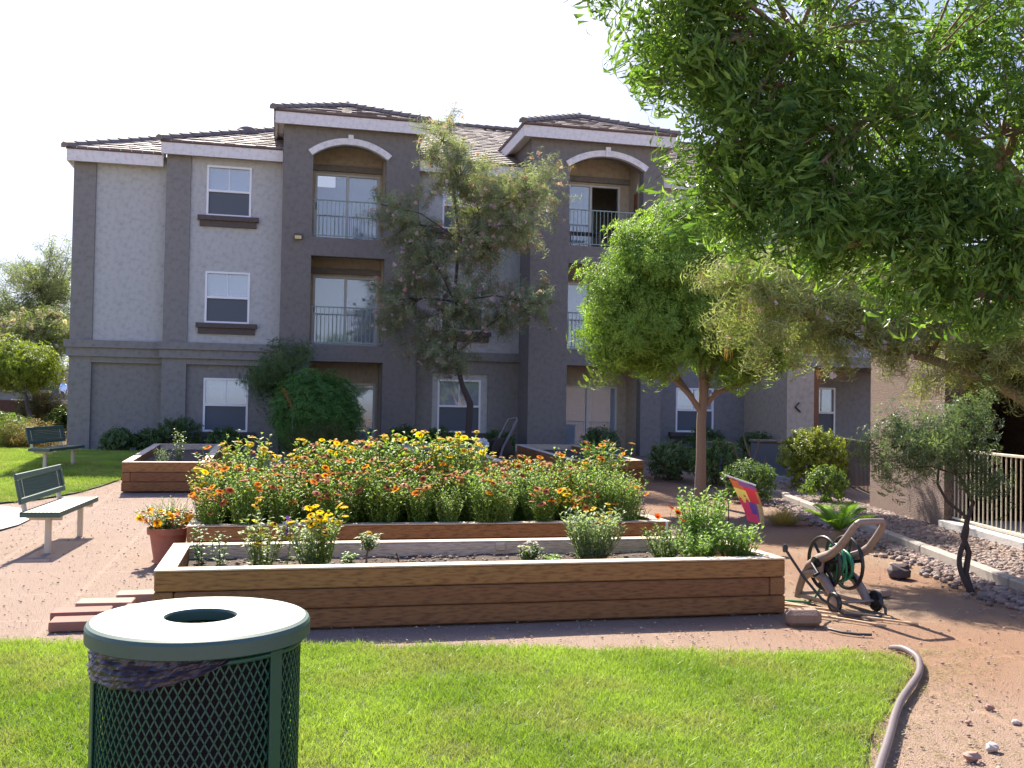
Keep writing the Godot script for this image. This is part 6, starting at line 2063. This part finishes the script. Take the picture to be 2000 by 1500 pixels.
	tree(t, [Vector3(0.17, 0.3, -27.5), Vector3(0.16, 1.0, -27.5), Vector3(0.08, 1.7, -27.5), Vector3(0.02, 2.3, -27.5)], [0.045, 0.035, 0.03, 0.02], [
		[V.call(0.0, 2.55, -27.5), Vector3(0.6, 0.55, 0.5), 30], [V.call(0.5, 2.95, -27.4), Vector3(0.5, 0.3, 0.4), 16], [V.call(-0.4, 2.35, -27.5), Vector3(0.36, 0.36, 0.36), 14], [V.call(-0.1, 1.9, -27.5), Vector3(0.35, 0.3, 0.3), 8],
	], "feather", 1.0, 4, 0.1, Color(0.11, 0.18, 0.07), Color(0.19, 0.27, 0.11), M.bark_dark, M.leaf, 0.008)
	# bare pale stems in the bed behind the feathery tree
	var bs := thing("bare_shrub", "leafless shrub with pale forked stems behind the feathery tree", "shrub", Vector3(9.3, gh(-18.8), -18.6))
	var mb := MB.new()
	for s in [[Vector3(0, 0, 0), Vector3(-0.1, 0.5, 0), Vector3(-0.28, 1.0, 0)], [Vector3(0.02, 0, 0), Vector3(0.12, 0.45, 0.05), Vector3(0.1, 0.9, 0)], [Vector3(0.12, 0.45, 0.05), Vector3(0.25, 0.75, 0), Vector3(0.3, 1.05, 0.05)], [Vector3(0.1, 0.7, 0.02), Vector3(0.0, 1.0, 0), Vector3(-0.05, 1.2, 0)], [Vector3(0.04, 0, 0), Vector3(0.35, 0.35, 0.1), Vector3(0.42, 0.7, 0.1)]]:
		mb.tube(s, [0.022, 0.017, 0.01], 6)
	part(bs, "stems", mb.mesh(), M.bark_grey)
	# trees beyond the lawn
	t = thing("background_tree", "tall loose tree rising behind the building corner against the sky", "tree", Vector3(-9.3, 0.3, -43.3))
	tree(t, [Vector3(-9.3, 0.2, -43.3), Vector3(-9.3, 2.0, -43.3), Vector3(-9.2, 4.0, -43.3), Vector3(-9.1, 5.6, -43.3)], [0.16, 0.13, 0.1, 0.05], [
		[V.call(-9.3, 6.2, -43.3), Vector3(1.2, 1.5, 1.1), 44], [V.call(-10.4, 5.2, -43.4), Vector3(1.1, 1.2, 1.0), 32], [V.call(-8.5, 6.6, -44.0), Vector3(1.1, 1.3, 1.0), 34], [V.call(-8.6, 5.0, -43.3), Vector3(1.2, 1.1, 1.0), 34], [V.call(-9.6, 4.0, -43.3), Vector3(1.4, 0.9, 1.0), 30], [V.call(-11.2, 4.2, -43.3), Vector3(1.1, 1.0, 1.0), 20],
	], "willow", 2.1, 5, 0.1, Color(0.19, 0.24, 0.11), Color(0.32, 0.37, 0.19), M.bark_grey, M.leaf, 0.02)
	t = thing("oleander", "big oleander shrub covered in pale pink flowers beyond the lawn", "shrub", Vector3(-8.4, gh(-39.0), -39.0))
	pl = tree(t, [Vector3(-8.4, 0.3, -39.0), Vector3(-8.4, 1.0, -39.0), Vector3(-8.4, 2.7, -39.0)], [0.1, 0.08, 0.05], [
		[V.call(-8.2, 3.8, -39.0), Vector3(0.9, 0.8, 0.8), 36], [V.call(-9.2, 3.7, -39.1), Vector3(0.9, 0.9, 0.8), 32], [V.call(-7.6, 3.9, -38.9), Vector3(0.75, 0.8, 0.7), 28], [V.call(-9.0, 2.95, -39.0), Vector3(1.2, 0.8, 0.8), 34], [V.call(-10.0, 3.1, -39.2), Vector3(0.9, 1.1, 0.8), 26],
	], "willow", 1.7, 6, -0.1, Color(0.17, 0.23, 0.09), Color(0.30, 0.36, 0.15), M.bark_grey, M.leaf, 0.012)
	hang(t, "blossoms", pl, 800, trumpet(), M.petal, 0.08, Color(0.66, 0.50, 0.52), Color(0.80, 0.70, 0.70))
	t = thing("yellow_green_tree", "low spreading yellow-green tree with a leaning dark trunk beyond the lawn", "tree", Vector3(-6.8, 0.33, -33.5))
	tree(t, [Vector3(-6.75, 0.3, -33.4), Vector3(-7.1, 0.75, -33.6), Vector3(-7.5, 1.3, -34.0), Vector3(-7.7, 1.8, -34.6)], [0.09, 0.075, 0.06, 0.04], [
		[V.call(-8.0, 2.63, -35.6), Vector3(0.9, 0.6, 0.7), 34], [V.call(-8.7, 2.73, -35.9), Vector3(0.9, 0.65, 0.7), 32], [V.call(-7.75, 2.75, -35.3), Vector3(0.5, 0.4, 0.5), 20], [V.call(-9.6, 2.53, -36.0), Vector3(0.9, 0.7, 0.7), 24],
	], "feather", 1.6, 5, 0.0, Color(0.17, 0.24, 0.035), Color(0.31, 0.37, 0.06), M.bark_dark, M.leaf, 0.012)
